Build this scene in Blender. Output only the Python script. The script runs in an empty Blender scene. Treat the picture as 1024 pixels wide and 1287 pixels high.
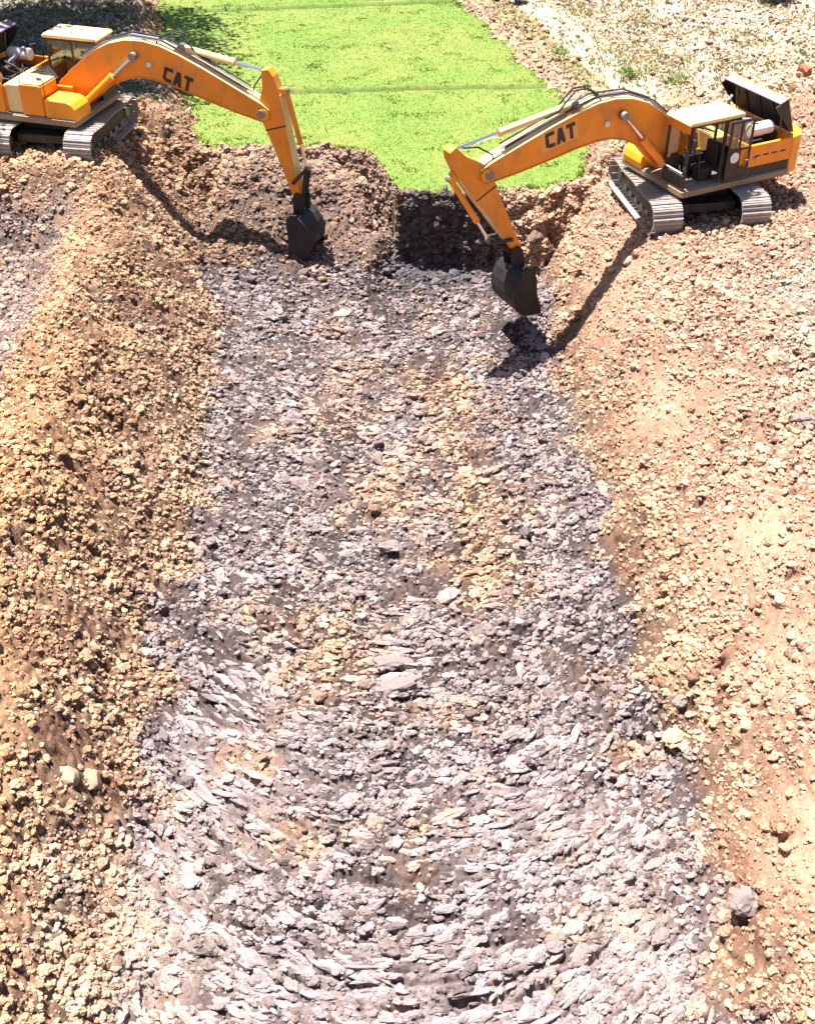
import bpy, bmesh, math, random
import numpy as np
from mathutils import Vector, Matrix, Euler, noise as mnoise

# ------------------------------------------------------------------ camera, sky, sun, exposure
scene = bpy.context.scene
COL = scene.collection
H_CAM = 16.4
cam_d = bpy.data.cameras.new('camera')
cam = bpy.data.objects.new('camera', cam_d); COL.objects.link(cam)
cam.location = (0, 0, H_CAM)
cam.rotation_euler = (math.radians(90 - 38.0), 0, math.radians(-2.56))
cam_d.sensor_fit = 'VERTICAL'; cam_d.sensor_height = 24.0
cam_d.lens = 24.0 * 1500 / 1287
cam_d.clip_start = 0.1; cam_d.clip_end = 2000
scene.camera = cam
scene.render.resolution_x = 814; scene.render.resolution_y = 1024

SUN_EL = math.radians(74)
SUN_AZ = math.radians(-52)            # clockwise from +Y; negative is to the left of the view
world = bpy.data.worlds.new('World'); scene.world = world; world.use_nodes = True
wn = world.node_tree.nodes; wl = world.node_tree.links; wn.clear()
wo = wn.new('ShaderNodeOutputWorld'); wb = wn.new('ShaderNodeBackground'); ws = wn.new('ShaderNodeTexSky')
ws.sky_type = 'NISHITA'; ws.sun_disc = False
ws.sun_elevation = SUN_EL; ws.sun_rotation = SUN_AZ; ws.air_density = 1.0; ws.dust_density = 1.5
wb.inputs[1].default_value = 0.05
wl.new(ws.outputs[0], wb.inputs[0]); wl.new(wb.outputs[0], wo.inputs[0])
sun_d = bpy.data.lights.new('sun', 'SUN'); sun = bpy.data.objects.new('sun', sun_d); COL.objects.link(sun)
sun_d.energy = 5.0; sun_d.angle = math.radians(0.5); sun_d.color = (1.0, 0.965, 0.90)
sd = Vector((math.sin(SUN_AZ) * math.cos(SUN_EL), math.cos(SUN_AZ) * math.cos(SUN_EL), math.sin(SUN_EL)))
sun.rotation_euler = sd.to_track_quat('Z', 'Y').to_euler(); sun.location = sd * 60
vs = scene.view_settings
vs.view_transform = 'Standard'; vs.look = 'None'; vs.gamma = 1; vs.use_curve_mapping = False; vs.exposure = 1.85

# ------------------------------------------------------------------ numpy noise
RS = np.random.RandomState(7)
PERM = RS.permutation(256).astype(np.int32)
PERM = np.concatenate([PERM, PERM, PERM])
GA = RS.rand(256).astype(np.float32) * 2 * np.pi
GX, GY = np.cos(GA), np.sin(GA)
def hsh(ix, iy, s=0): return PERM[PERM[(ix + s * 17) & 255] + (iy & 255)]
def perlin(x, y, s=0):
    x = np.asarray(x, np.float32); y = np.asarray(y, np.float32)
    fx = np.floor(x); fy = np.floor(y); ix = fx.astype(np.int32); iy = fy.astype(np.int32); x = x - fx; y = y - fy
    u = x * x * x * (x * (x * 6 - 15) + 10); v = y * y * y * (y * (y * 6 - 15) + 10)
    def g(dx, dy):
        h = hsh(ix + dx, iy + dy, s); return GX[h] * (x - dx) + GY[h] * (y - dy)
    a = g(0, 0); b = g(1, 0); c = g(0, 1); d = g(1, 1)
    a = a + u * (b - a); c = c + u * (d - c)
    return (a + v * (c - a)) * 1.5
def fbm(x, y, s=0, o=3):
    r = 0; a = 1.0
    for k in range(o):
        r = r + a * perlin(x * 2 ** k + 13.7 * k, y * 2 ** k - 7.1 * k, s + k); a *= 0.5
    return r / 1.6
def worley(x, y, s=0):
    """lumpy cells: F1 and F2 distances and a random value per cell"""
    x = np.asarray(x, np.float32); y = np.asarray(y, np.float32)
    fx = np.floor(x).astype(np.int32); fy = np.floor(y).astype(np.int32)
    f1 = np.full(x.shape, 9.0, np.float32); f2 = f1.copy(); cid = np.zeros(x.shape, np.float32)
    for dx in (-1, 0, 1):
        for dy in (-1, 0, 1):
            cx = fx + dx; cy = fy + dy
            h = hsh(cx, cy, s); h2 = hsh(cy, cx, s + 3)
            px = cx + 0.1 + 0.8 * (h / 255.0); py = cy + 0.1 + 0.8 * (h2 / 255.0)
            d = (px - x) ** 2 + (py - y) ** 2
            nf = d < f1
            f2 = np.where(nf, f1, np.minimum(f2, d)); cid = np.where(nf, ((h * 7 + h2 * 3) & 255) / 255.0, cid); f1 = np.where(nf, d, f1)
    return np.sqrt(f1), np.sqrt(f2), cid
def sstep(a, b, x):
    t = np.clip((x - a) / (b - a), 0, 1); return t * t * (3 - 2 * t)
def smin(a, b, k): h = np.clip(0.5 + 0.5 * (b - a) / k, 0, 1); return b + (a - b) * h - k * h * (1 - h)
def smax(a, b, k): return -smin(-a, -b, k)
def blob(X, Y, cx, cy, rx, ry): return np.exp(-(((X - cx) / rx) ** 2 + ((Y - cy) / ry) ** 2))

# ------------------------------------------------------------------ terrain shape
# field outline (world X,Y), counter-clockwise
def field_left(Y): return np.interp(Y, [30, 36.3, 40, 46, 53, 60], [-4.6, -5.0, -5.6, -7.2, -8.2, -9.5])
def field_right(Y): return np.interp(Y, [30, 33.2, 36, 41, 52, 60], [5.2, 6.6, 7.35, 6.9, 4.5, 3.0])
def y_end(X):
    b = np.interp(X, [-9, -5.4, -4.2, -1.6, 0.45, 0.8, 1.2, 3.2, 5.4, 6.6, 9], [37.0, 36.5, 36.2, 35.9, 35.5, 34.2, 32.3, 32.2, 32.4, 33.3, 34.5])
    return b + 0.22 * perlin(X * 1.3, X * 0 + 3.3, 5) + 0.10 * perlin(X * 4, X * 0 + 8.3, 9)
def field_mask(X, Y):
    w = 0.5 * fbm(X * 0.9, Y * 0.9, 21) + 0.22 * perlin(X * 4, Y * 4, 23)
    m = np.minimum(np.minimum(X - field_left(Y) + w, field_right(Y) - X + w * 0.9), (Y - y_end(X) - 0.07 + 0.09 * perlin(X * 5, Y * 5, 2) + 0.05 * perlin(X * 11, Y * 11, 4)))
    return m                     # > 0 inside, in metres
def base_height(X, Y):
    wob = 0.30 * perlin(X * 0.15, Y * 0.22, 31) + 0.18 * perlin(X * 0.5, Y * 0.5, 33)
    floor = 0.10 * fbm(X * 0.35, Y * 0.35, 40) + 0.35 * sstep(27.5, 31.5, Y) + 0.10 * ((X - 0.6) / 4.6) ** 2
    # alcove cut on the left of the far end: rises towards its back
    alc = sstep(-4.8, -3.9, X) * (1 - sstep(0.1, 0.9, X)) * sstep(30.5, 32.2, Y)
    floor = floor + alc * (0.25 + 0.38 * np.clip(Y - 31.2, 0, 5))
    floor = floor + 0.75 * np.exp(-((X - (0.75 - 0.33 * (32.6 - Y))) / 0.32) ** 2) * sstep(30.0, 31.6, Y)      # spur beside the alcove
    sL = (-3.55 - X + wob) * 1.03
    xr = X - 4.80 + wob
    sR = np.where(xr > 0, xr * 1.08, xr)
    ye = y_end(X)
    steep = 1.9 + 7.0 * sstep(0.5, 1.2, X) * (1 - sstep(3.4, 4.6, X))
    end = (Y - ye) * steep + 2.62
    pit = smax(smax(floor, sL, 0.5), sR, 0.5)
    pit = smax(pit, end, 0.15)
    # plateau round the pit
    crest = 3.15 - 0.10 * (Y - 20) / 15
    outL = crest - 1.25 * sstep(6.9, 8.8, -X) + 0.6 * sstep(9.2, 12.0, -X) + 0.25 * fbm(X * 0.4, Y * 0.4, 50)
    flatL = 3.45 + 0 * X
    wexL = sstep(30.2, 32.6, Y) * (1 - sstep(37.0, 40.5, Y))
    outL = outL * (1 - wexL) + flatL * wexL
    wfar = sstep(37.5, 41.0, Y)
    outL = outL * (1 - wfar) + (2.85 + 0.45 * sstep(7, 13, -X)) * wfar
    outR = 3.02 + 0.16 * fbm(X * 0.5, Y * 0.4, 55) * (1 - sstep(26, 28, Y) * (1 - sstep(33, 35, Y))) + 0.35 * sstep(8.5, 12, X) * (1 - sstep(22, 27, Y))
    outR = outR * (1 - sstep(34, 40, Y)) + (2.75 + 0.12 * np.clip(X - 8.5, 0, 12) + 0.25 * fbm(X * 0.3, Y * 0.3, 57)) * sstep(34, 40, Y)
    fld = 2.60 + 0.03 * fbm(X * 0.5, Y * 0.5, 60) + 0 * X
    wl_ = 1 - sstep(-1.2, 0.3, X - field_left(Y)); wr_ = sstep(-0.2, 1.3, X - field_right(Y))
    mid = np.where(Y > 30, fld, 3.0)
    plat = mid * (1 - wl_) * (1 - wr_) + outL * wl_ + outR * wr_
    side = sstep(29, 32.5, Y)
    plat2 = np.where(X < 0, outL, outR)
    plat = plat2 * (1 - side) + plat * side
    kk = side * sstep(-4.9, -3.6, X) * (1 - sstep(6.0, 7.5, X)); k = 0.55 * (1 - kk) + 0.12 * kk
    z = smin(pit, plat, k)
    far = sstep(60, 120, Y) + sstep(25, 60, np.abs(X)) + sstep(0, 30, -Y)
    return z * (1 - np.clip(far, 0, 1)) + 2.4 * np.clip(far, 0, 1), pit, plat
def zones(X, Y, z, pit, plat):
    """masks that say what lies where"""
    fm = field_mask(X, Y)
    field = sstep(-0.15, 0.1, fm)
    wz = z - 0.40 * sstep(27.5, 31.5, Y) + 0.55 * fbm(X * 0.8, Y * 0.6, 77, 4); floor = (1 - sstep(-0.15, 0.8, wz)) * (1 - sstep(36, 38, Y))
    inpit = sstep(0.0, 0.4, plat - z)
    n = fbm(X * 0.55, Y * 0.4, 70, 4)
    clay = np.clip(floor * 1.05 + 0.45 * (sstep(0.1, 0.6, n) * inpit), 0, 1)
    clay = np.maximum(clay, 0.42 * sstep(29.5, 32, Y) * sstep(-5.4, -3.0, X + 0.8 * n) * (1 - sstep(3.0, 5.0, X)) * (1 - field))     # freshly dug end
    tanp = blob(X, Y, 1.0, 25.5, 2.2, 2.6) + 0.8 * blob(X, Y, 1.6, 21.5, 2.2, 1.9) + blob(X, Y, -1.0, 16.7, 1.3, 1.4) + 0.8 * blob(X, Y, 2.4, 18.5, 1.3, 2.0) \
        + 0.7 * blob(X, Y, -1.8, 12.2, 1.6, 0.7) + 0.7 * blob(X, Y, 1.5, 14.7, 1.4, 0.5)
    clay = clay * (1 - np.clip(tanp * (0.6 + 1.0 * n), 0, 0.7))
    clay = np.maximum(clay, 0.62 * sstep(7.0, 8.2, -X + 0.6 * n) * sstep(18, 22, Y) * (1 - sstep(31.0, 33.0, Y)))        # grey heap left of the crest
    pale = blob(X, Y, 10.2, 22.3, 1.5, 3.2) * 0.9 + 0.8 * blob(X, Y, 11.2, 26, 1.8, 1.8) + 0.6 * blob(X, Y, -3.5, 10.2, 1.0, 1.6) + 0.35 * blob(X, Y, 3.7, 9.9, 0.9, 1.8)
    pale = np.clip(pale * (0.8 + 1.2 * fbm(X * 1.1, Y * 1.1, 75)), 0, 1)
    rub = sstep(37, 40, Y) * (sstep(0, 1, field_left(Y) - X) + sstep(2.2, 4.5, X - field_right(Y)))
    return fm, field, floor, clay, pale, np.clip(rub, 0, 1), n
def detail(X, Y, z, floor, field, rub):
    """clods and bucket scrape marks as relief, in metres"""
    c = 0.055
    s = X - 0.6; t = Y - c * s * s * np.clip(1.6 - Y / 40, 0.4, 1.3)             # smile-shaped arcs the buckets left
    smooth = 0.8 * blob(X, Y, 6.6, 10.6, 0.8, 1.0) + blob(X, Y, -6.2, 13.2, 0.55, 1.1) + 0.7 * blob(X, Y, 7.2, 16.5, 0.9, 1.0) + 0.6 * blob(X, Y, 6.9, 14.0, 0.6, 0.9) + 0.55 * blob(X, Y, 6.9, 27.0, 0.7, 1.6) + 0.6 * blob(X, Y, 6.7, 22.0, 0.6, 1.2)
    rough = (1 - field) * (1 - 0.85 * np.clip(smooth, 0, 1))
    q = 0.7 + 0.6 * perlin(X * 0.8, Y * 0.8, 90)
    wx = X + 0.10 * perlin(X * 3, Y * 3, 91); wt = t + 0.08 * perlin(X * 3, Y * 3, 92)
    f1, f2, cid = worley(wx * 3.6, wt * 4.4, 11)
    lump = (np.clip(f2 - f1, 0, 0.45) / 0.45) ** 0.6 * (0.25 + cid)
    g1, g2, cid2 = worley(wx * 7.5 + 3, wt * 10.5, 13)
    lump2 = (np.clip(g2 - g1, 0, 0.5) / 0.5) ** 0.6 * (0.2 + cid2)
    fine = perlin(wx * 16, wt * 21, 95)
    d = 0.115 * q * lump + 0.062 * lump2 + 0.022 * fine + 0.13 * fbm(X * 1.2, Y * 1.2, 97) + 0.22 * sstep(31.0, 32.5, Y) * sstep(-5.2, -4.0, X) * (1 - sstep(0.0, 0.9, X)) * fbm(X * 1.5, Y * 1.3, 98, 3) + 0.55 * blob(X, Y, 5.0, 29.2, 0.8, 0.9) + 0.30 * blob(X, Y, 4.3, 28.0, 0.7, 0.7) - 0.35 * blob(X, Y, -1.5, 33.0, 0.7, 0.7)
    # scrape grooves: long along the arc, narrow across
    gm = blob(X, Y, -2.3, 13.3, 1.5, 1.6) + 1.2 * blob(X, Y, 0.8, 9.4, 3.2, 0.9) + 0.9 * blob(X, Y, 2.6, 12.4, 1.6, 1.0) + 0.9 * blob(X, Y, -2.6, 15.8, 0.9, 1.6) + 0.8 * blob(X, Y, 0.4, 16.2, 0.9, 0.6) + 0.5 * blob(X, Y, 0, 25, 4, 5)
    gm = np.clip(gm, 0, 1) * floor
    c2 = 0.13
    t2 = Y - c2 * s * s + 0.05 * perlin(X * 0.8, Y * 1.5, 101)
    gr = 1 - np.abs(perlin(s * 0.75, t2 * 5.2, 99)) * 2.6
    gr2 = 1 - np.abs(perlin(s * 1.3, t2 * 10.5, 103)) * 2.6
    crev = np.minimum(sstep(0.0, 0.16, f2 - f1), 0.4 + 0.6 * sstep(0.0, 0.2, g2 - g1)); d = d - 0.05 * (1 - crev)
    d = d * (1 - 0.62 * gm) + gm * (0.095 * np.clip(gr, -1, 1) + 0.045 * np.clip(gr2, -1, 1))
    # vertical tooth marks at the lower right and left of the floor, down the banks
    vm = (blob(X, Y, 3.9, 10.2, 0.6, 1.4) + 0.8 * blob(X, Y, -3.3, 10.8, 0.7, 1.3)) * (1 - field)
    vg = perlin(X * 8.5 + 0.25 * perlin(Y * 1.5, X, 5), Y * 0.7, 105)
    d = d * (1 - 0.5 * np.clip(vm, 0, 1)) + 0.04 * vg * vm
    # slip lines down the banks
    bank = sstep(0.6, 1.2, z) * (1 - sstep(2.6, 3.0, z)) * (Y < 33)
    run = Y - 0.55 * np.abs(X)
    d = d + bank * 0.05 * perlin(run * 2.6, X * 0.7, 107)
    d = d * rough * (1 - 0.30 * bank * (X > 0))
    return d + field * 0.012 * fbm(X * 5, Y * 5, 109)

def lut(cA, cB, t): return cA[None, :] * (1 - t[:, None]) + cB[None, :] * t[:, None]
TAN = np.array([0.42, 0.262, 0.160]); TAN2 = np.array([0.32, 0.172, 0.104]); CLAY = np.array([0.250, 0.200, 0.203]); CLAY2 = np.array([0.120, 0.088, 0.086])
PALE = np.array([0.40, 0.305, 0.235]); GREYR = np.array([0.17, 0.155, 0.13]); PINK = np.array([0.44, 0.30, 0.195]); OLIVE = np.array([0.16, 0.18, 0.06])
YELS = np.array([0.50, 0.275, 0.125])
def soil_colour(X, Y, clay, pale, rub, n, fld):
    X = X.ravel(); Y = Y.ravel(); clay = clay.ravel(); pale = pale.ravel(); rub = rub.ravel(); n = n.ravel(); fld = fld.ravel()
    m = fbm(X * 2.2, Y * 2.2, 120, 3); m2 = fbm(X * 0.8, Y * 0.8, 123, 3)
    tan = lut(TAN, TAN2, sstep(-0.1, 0.6, m2)); yw = (0.75 * sstep(4.6, 6.6, -X + 0.5 * m) * (1 - 0.6 * sstep(20, 27, Y)))[:, None]; tan = tan * (1 - yw) + yw * YELS[None, :]; rw = (0.7 * sstep(5.0, 7.0, X))[:, None]; tan = tan * (1 - rw) + rw * np.array([0.45, 0.268, 0.178])[None, :]
    cl = lut(CLAY, CLAY2, sstep(0.0, 0.6, m))
    t = sstep(0.05, 1.0, clay + 0.42 * m + 0.30 * fbm(X * 5, Y * 5, 127, 2))[:, None]
    c = tan * (1 - t) + cl * t
    p = pale[:, None]; c = c * (1 - p) + PALE[None, :] * p
    rr = sstep(0, 0.5, m2 + 0.1)[:, None]
    left = (X < 0)[:, None]
    rc = np.where(left, lut(GREYR, PALE * 0.8, sstep(-0.2, 0.5, m)), lut(PALE, PINK, sstep(-0.1, 0.5, m2)))
    r = rub[:, None]; c = c * (1 - r) + rc * r
    # strip of thin dry grass right of the field
    dr = X - np.interp(Y, [30, 33.2, 36, 41, 52, 60], [5.2, 6.6, 7.35, 6.9, 4.5, 3.0])
    path = (sstep(1.6, 2.0, dr + 0.3 * m) * (1 - sstep(2.9, 3.4, dr + 0.3 * m)) * sstep(37, 39, Y))[:, None]
    c = c * (1 - path) + np.array([0.46, 0.34, 0.25])[None, :] * path
    st = (1 - path[:, 0]) * (sstep(0.5, 0.9, dr) * (1 - sstep(2.2, 4.2, dr + m2)) * sstep(35, 38, Y)) * np.clip(0.55 + m, 0, 1)
    st = st[:, None]
    c = c * (1 - st) + OLIVE[None, :] * st
    # shadow of the steep end wall, painted dark on the face and its foot
    cut_shade = np.clip(blob(X, Y, 2.2, 31.9, 1.7, 1.0) * 1.5 + 0.35 * m, 0, 1)[:, None] * (blob(X, Y, 2.2, 31.9, 2.2, 1.5) > 0.2)[:, None]
    dark_zone = (0.55 * np.clip(blob(X, Y, -1.9, 33.6, 2.6, 1.9) * 1.6, 0, 1) + 0.30 * sstep(3.9, 4.8, -X) * (1 - sstep(6.0, 6.9, -X)) * sstep(12, 15, Y) * sstep(-0.4, 0.4, m2 + 0.2))[:, None]  # darkens the alcove and the left inner slope
    c = c * (1 - dark_zone) + c * np.array([0.33, 0.30, 0.32])[None, :] * dark_zone
    c = c * (1 - 0.85 * cut_shade) + np.array([0.040, 0.036, 0.046])[None, :] * 0.85 * cut_shade
    return c * (0.93 + 0.25 * fbm(X * 9, Y * 9, 130, 2))[:, None]

def axis(segs):
    out = [segs[0][0]]
    for a, b, st0, st1 in segs:
        x = a
        while x < b - 1e-6:
            f = (x - a) / (b - a); x += st0 + (st1 - st0) * f; out.append(min(x, b))
    return np.array(out, np.float32)
XS = axis([(-900, -40, 160, 12), (-40, -17, 3, 0.5), (-17, -8.5, 0.16, 0.045), (-8.5, 9.5, 0.031, 0.031), (9.5, 13.5, 0.035, 0.06), (13.5, 21, 0.07, 0.2), (21, 40, 0.5, 3), (40, 900, 12, 160)])
YS = axis([(-120, -10, 40, 5), (-10, 6.5, 4, 0.3), (6.5, 8.5, 0.1, 0.031), (8.5, 20, 0.030, 0.034), (20, 31.85, 0.034, 0.045), (31.85, 32.65, 0.013, 0.013), (32.65, 35, 0.045, 0.045), (35, 36.4, 0.03, 0.03), (36.4, 37, 0.05, 0.055), (37, 54, 0.06, 0.13), (54, 80, 0.2, 3), (80, 1500, 8, 200)])
GX2, GY2 = np.meshgrid(XS, YS)
BZ, PIT, PLAT = base_height(GX2, GY2)
FM, FIELD, FLOOR, CLAYM, PALEM, RUB, NN = zones(GX2, GY2, BZ, PIT, PLAT)
DET = detail(GX2, GY2, BZ, FLOOR, FIELD, RUB)
# hollows: gaps torn open between the slabs, holes under rocks and in the banks (x, y, half length, half width, depth)
HOL = [(-5.0, 12.86, .13, .10, .2), (-4.50, 12.52, .16, .10, .14), (5.58, 10.02, .20, .12, .18), (5.52, 14.1, .15, .12, .2), (0.53, 19.36, .24, .09, .14), (0.42, 15.98, .42, .08, .16), (0.75, 15.3, .40, .09, .16), (-5.41, 21.94, .20, .14, .28),
       (0.1, 9.25, .55, .09, .2), (1.2, 9.15, .5, .09, .2), (2.2, 9.35, .5, .07, .16), (0.9, 9.6, .6, .06, .15), (-0.6, 9.7, .4, .06, .14), (1.8, 10.2, .45, .07, .16), (0.9, 10.6, .35, .06, .14)]
RH = np.random.RandomState(5)
for _ in range(75):
    hx = RH.uniform(-3.4, 4.6); hy = 9.3 + 21 * RH.rand() ** 1.5; HOL.append((hx, hy, RH.uniform(.12, .34), RH.uniform(.035, .055), RH.uniform(.08, .14)))
for _ in range(110):
    cx_, cy_, rx_, ry_ = [(-2.2, 13.4, 1.5, 1.6), (0.8, 9.6, 3.0, 0.8), (2.6, 12.4, 1.5, 1.1), (-2.6, 15.8, .9, 1.5), (-1.2, 12.2, 1.5, .8)][RH.randint(5)]
    HOL.append((cx_ + RH.normal(0, .6) * rx_, cy_ + RH.normal(0, .6) * ry_, RH.uniform(.18, .55), RH.uniform(.028, .05), RH.uniform(.09, .15)))
for _ in range(150):
    sd_ = RH.rand() < 0.55; hx = RH.uniform(-7.0, -3.9) if sd_ else RH.uniform(5.0, 9.5); hy = 10 + 22 * RH.rand() ** 1.3
    if not (not sd_ and hy > 27.0 and hx > 6.3): HOL.append((hx, hy, RH.uniform(.06, .14), RH.uniform(.05, .11), RH.uniform(.10, .2)))
HOLM = np.zeros_like(BZ)
for (hx, hy, ha, hb, hd) in HOL:
    i0, i1 = np.searchsorted(XS, (hx - 3 * ha, hx + 3 * ha)); j0, j1 = np.searchsorted(YS, (hy - 3 * ha, hy + 3 * ha))
    xx = GX2[j0:j1, i0:i1] - hx; yy = GY2[j0:j1, i0:i1] - hy - (0.25 * (hx - 0.6) * xx + 0.125 * xx * xx) * (abs(hx - 0.6) < 4.3)
    yy = yy + 0.03 * perlin(GX2[j0:j1, i0:i1] * 7, GY2[j0:j1, i0:i1] * 7, 6)
    g_ = np.exp(-((xx / ha) ** 2 + (yy / hb) ** 2) ** 2); HOLM[j0:j1, i0:i1] = np.maximum(HOLM[j0:j1, i0:i1], g_); DET[j0:j1, i0:i1] -= hd * g_
GZ = (BZ + DET).astype(np.float32)
SLP = np.clip(np.hypot(*np.gradient(BZ, YS, XS)), 0, 3) / 3 * (1 - FIELD)
HX = SLP * (0.16 * fbm(GX2 * 2.2 + GZ, GZ * 3.1 + GY2, 151, 3)); HY = SLP * (0.30 * fbm(GX2 * 2.4, GZ * 2.8, 152, 3) + 0.05 * perlin(GX2 * 9, GZ * 11, 156))
def sample(A, x, y):
    i = np.clip(np.searchsorted(XS, x) - 1, 0, len(XS) - 2); j = np.clip(np.searchsorted(YS, y) - 1, 0, len(YS) - 2)
    u = (x - XS[i]) / (XS[i + 1] - XS[i]); v = (y - YS[j]) / (YS[j + 1] - YS[j])
    return A[j, i] * (1 - u) * (1 - v) + A[j, i + 1] * u * (1 - v) + A[j + 1, i] * (1 - u) * v + A[j + 1, i + 1] * u * v
def gz(x, y): return float(sample(GZ, np.array([x]), np.array([y]))[0])
def bzz(x, y): return float(sample(BZ, np.array([x]), np.array([y]))[0])

# ------------------------------------------------------------------ materials
def mat(name, col=(0.5, 0.5, 0.5), rough=0.6, metal=0.0, spec=0.5):
    m = bpy.data.materials.new(name); m.use_nodes = True
    b = m.node_tree.nodes['Principled BSDF']
    b.inputs['Base Color'].default_value = (*col, 1); b.inputs['Roughness'].default_value = rough; b.inputs['Metallic'].default_value = metal
    b.inputs['Specular IOR Level'].default_value = spec
    return m, m.node_tree.nodes, m.node_tree.links, b
def soil_material(name, instanced=False, rough=0.75, bump=0.02, gscale=22.0):
    m, N, L, b = mat(name, rough=rough, spec=0.35)
    at = N.new('ShaderNodeAttribute'); at.attribute_name = 'tint'
    if instanced: at.attribute_type = 'INSTANCER'
    gp = N.new('ShaderNodeNewGeometry')
    n1 = N.new('ShaderNodeTexNoise'); n1.inputs['Scale'].default_value = gscale; n1.inputs['Detail'].default_value = 6; n1.inputs['Roughness'].default_value = 0.65
    L.new(gp.outputs['Position'], n1.inputs['Vector'])
    mr = N.new('ShaderNodeMapRange'); mr.inputs[1].default_value = 0.3; mr.inputs[2].default_value = 0.7; mr.inputs[3].default_value = 0.70; mr.inputs[4].default_value = 1.25
    L.new(n1.outputs[0], mr.inputs[0])
    mx = N.new('ShaderNodeMix'); mx.data_type = 'RGBA'; mx.blend_type = 'MULTIPLY'; mx.inputs[0].default_value = 1.0
    L.new(at.outputs['Color'], mx.inputs[6]); L.new(mr.outputs[0], mx.inputs[7]); L.new(mx.outputs[2], b.inputs['Base Color'])
    mr2 = N.new('ShaderNodeMapRange'); mr2.inputs[3].default_value = rough - 0.18; mr2.inputs[4].default_value = rough + 0.15
    n2 = N.new('ShaderNodeTexNoise'); n2.inputs['Scale'].default_value = 1.7; L.new(gp.outputs['Position'], n2.inputs['Vector']); L.new(n2.outputs[0], mr2.inputs[0]); L.new(mr2.outputs[0], b.inputs['Roughness'])
    bp = N.new('ShaderNodeBump'); bp.inputs['Strength'].default_value = 0.9; bp.inputs['Distance'].default_value = bump
    L.new(n1.outputs[0], bp.inputs['Height']); L.new(bp.outputs[0], b.inputs['Normal'])
    return m
def paint_material(name, col, dirt=(0.30, 0.19, 0.10), amount=0.5, rough=0.38, metal=0.0, scale=3.0):
    """paint or steel with dust, grime and streaks"""
    m, N, L, b = mat(name, col, rough, metal)
    tc = N.new('ShaderNodeTexCoord')
    n1 = N.new('ShaderNodeTexNoise'); n1.inputs['Scale'].default_value = scale; n1.inputs['Detail'].default_value = 8; n1.inputs['Roughness'].default_value = 0.7
    mp = N.new('ShaderNodeMapping'); mp.inputs['Scale'].default_value = (1, 1, 0.45)
    L.new(tc.outputs['Object'], mp.inputs[0]); L.new(mp.outputs[0], n1.inputs['Vector'])
    cr = N.new('ShaderNodeMapRange'); cr.inputs[1].default_value = 0.52; cr.inputs[2].default_value = 0.75; cr.inputs[3].default_value = 0.04; cr.inputs[4].default_value = amount
    L.new(n1.outputs[0], cr.inputs[0])
    mx = N.new('ShaderNodeMix'); mx.data_type = 'RGBA'; mx.inputs[6].default_value = (*col, 1); mx.inputs[7].default_value = (*dirt, 1)
    L.new(cr.outputs[0], mx.inputs[0])
    n3 = N.new('ShaderNodeTexNoise'); n3.inputs['Scale'].default_value = 1.3; n3.inputs['Detail'].default_value = 3; L.new(tc.outputs['Object'], n3.inputs['Vector'])
    h = N.new('ShaderNodeMapRange'); h.inputs[1].default_value = 0.3; h.inputs[2].default_value = 0.7; h.inputs[3].default_value = 0.85; h.inputs[4].default_value = 1.08; L.new(n3.outputs[0], h.inputs[0])
    mu = N.new('ShaderNodeMix'); mu.data_type = 'RGBA'; mu.blend_type = 'MULTIPLY'; mu.inputs[0].default_value = 1; L.new(mx.outputs[2], mu.inputs[6]); L.new(h.outputs[0], mu.inputs[7])
    L.new(mu.outputs[2], b.inputs['Base Color'])
    r = N.new('ShaderNodeMapRange'); r.inputs[1].default_value = 0.4; r.inputs[2].default_value = 0.7; r.inputs[3].default_value = rough; r.inputs[4].default_value = min(0.95, rough + 0.35); L.new(n1.outputs[0], r.inputs[0]); L.new(r.outputs[0], b.inputs['Roughness'])
    bp = N.new('ShaderNodeBump'); bp.inputs['Strength'].default_value = 0.25; bp.inputs['Distance'].default_value = 0.01; L.new(n1.outputs[0], bp.inputs['Height']); L.new(bp.outputs[0], b.inputs['Normal'])
    return m
M = {}
M['soil'] = soil_material('soil')
M['clod'] = soil_material('clod_soil', True, gscale=20.0, bump=0.018)
M['orange'] = paint_material('orange_paint', (0.86, 0.262, 0.007), amount=0.6, rough=0.33)
M['orange2'] = paint_material('faded_orange_paint', (0.86, 0.32, 0.010), amount=0.55, rough=0.35)
M['cream'] = paint_material('sunlit_yellow_paint', (0.78, 0.56, 0.24), dirt=(0.5, 0.36, 0.2), amount=0.3, rough=0.35)  # yellow paint lightened: sun glare on the tops put into its colour
M['dark'] = paint_material('dark_frame_paint', (0.010, 0.008, 0.010), amount=0.35, rough=0.45)
M['black'] = paint_material('black_rubber', (0.012, 0.012, 0.013), dirt=(0.08, 0.06, 0.05), amount=0.3, rough=0.6)
M['steel'] = paint_material('worn_steel', (0.26, 0.235, 0.23), dirt=(0.22, 0.15, 0.10), amount=0.6, rough=0.42, metal=0.65)
M['shoe'] = paint_material('polished_track_steel', (0.34, 0.29, 0.265), dirt=(0.13, 0.085, 0.06), amount=1.0, rough=0.5, metal=0.25, scale=5)
M['bucket'] = paint_material('bucket_steel', (0.014, 0.012, 0.014), dirt=(0.045, 0.032, 0.028), amount=0.55, rough=0.5, metal=0.2)
M['chrome'] = mat('chrome_rod', (0.72, 0.75, 0.8), 0.12, 1.0)[0]
M['lilac'] = paint_material('grey_violet_sheet_metal', (0.20, 0.175, 0.27), amount=0.2, rough=0.35, metal=0.1)
M['grey'] = paint_material('grey_deck', (0.20, 0.185, 0.17), amount=0.6, rough=0.6)
M['white'] = paint_material('white_metal', (0.75, 0.73, 0.70), amount=0.2, rough=0.4)
M['letter'] = mat('black_letter_film', (0.012, 0.008, 0.008), 0.4)[0]
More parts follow.
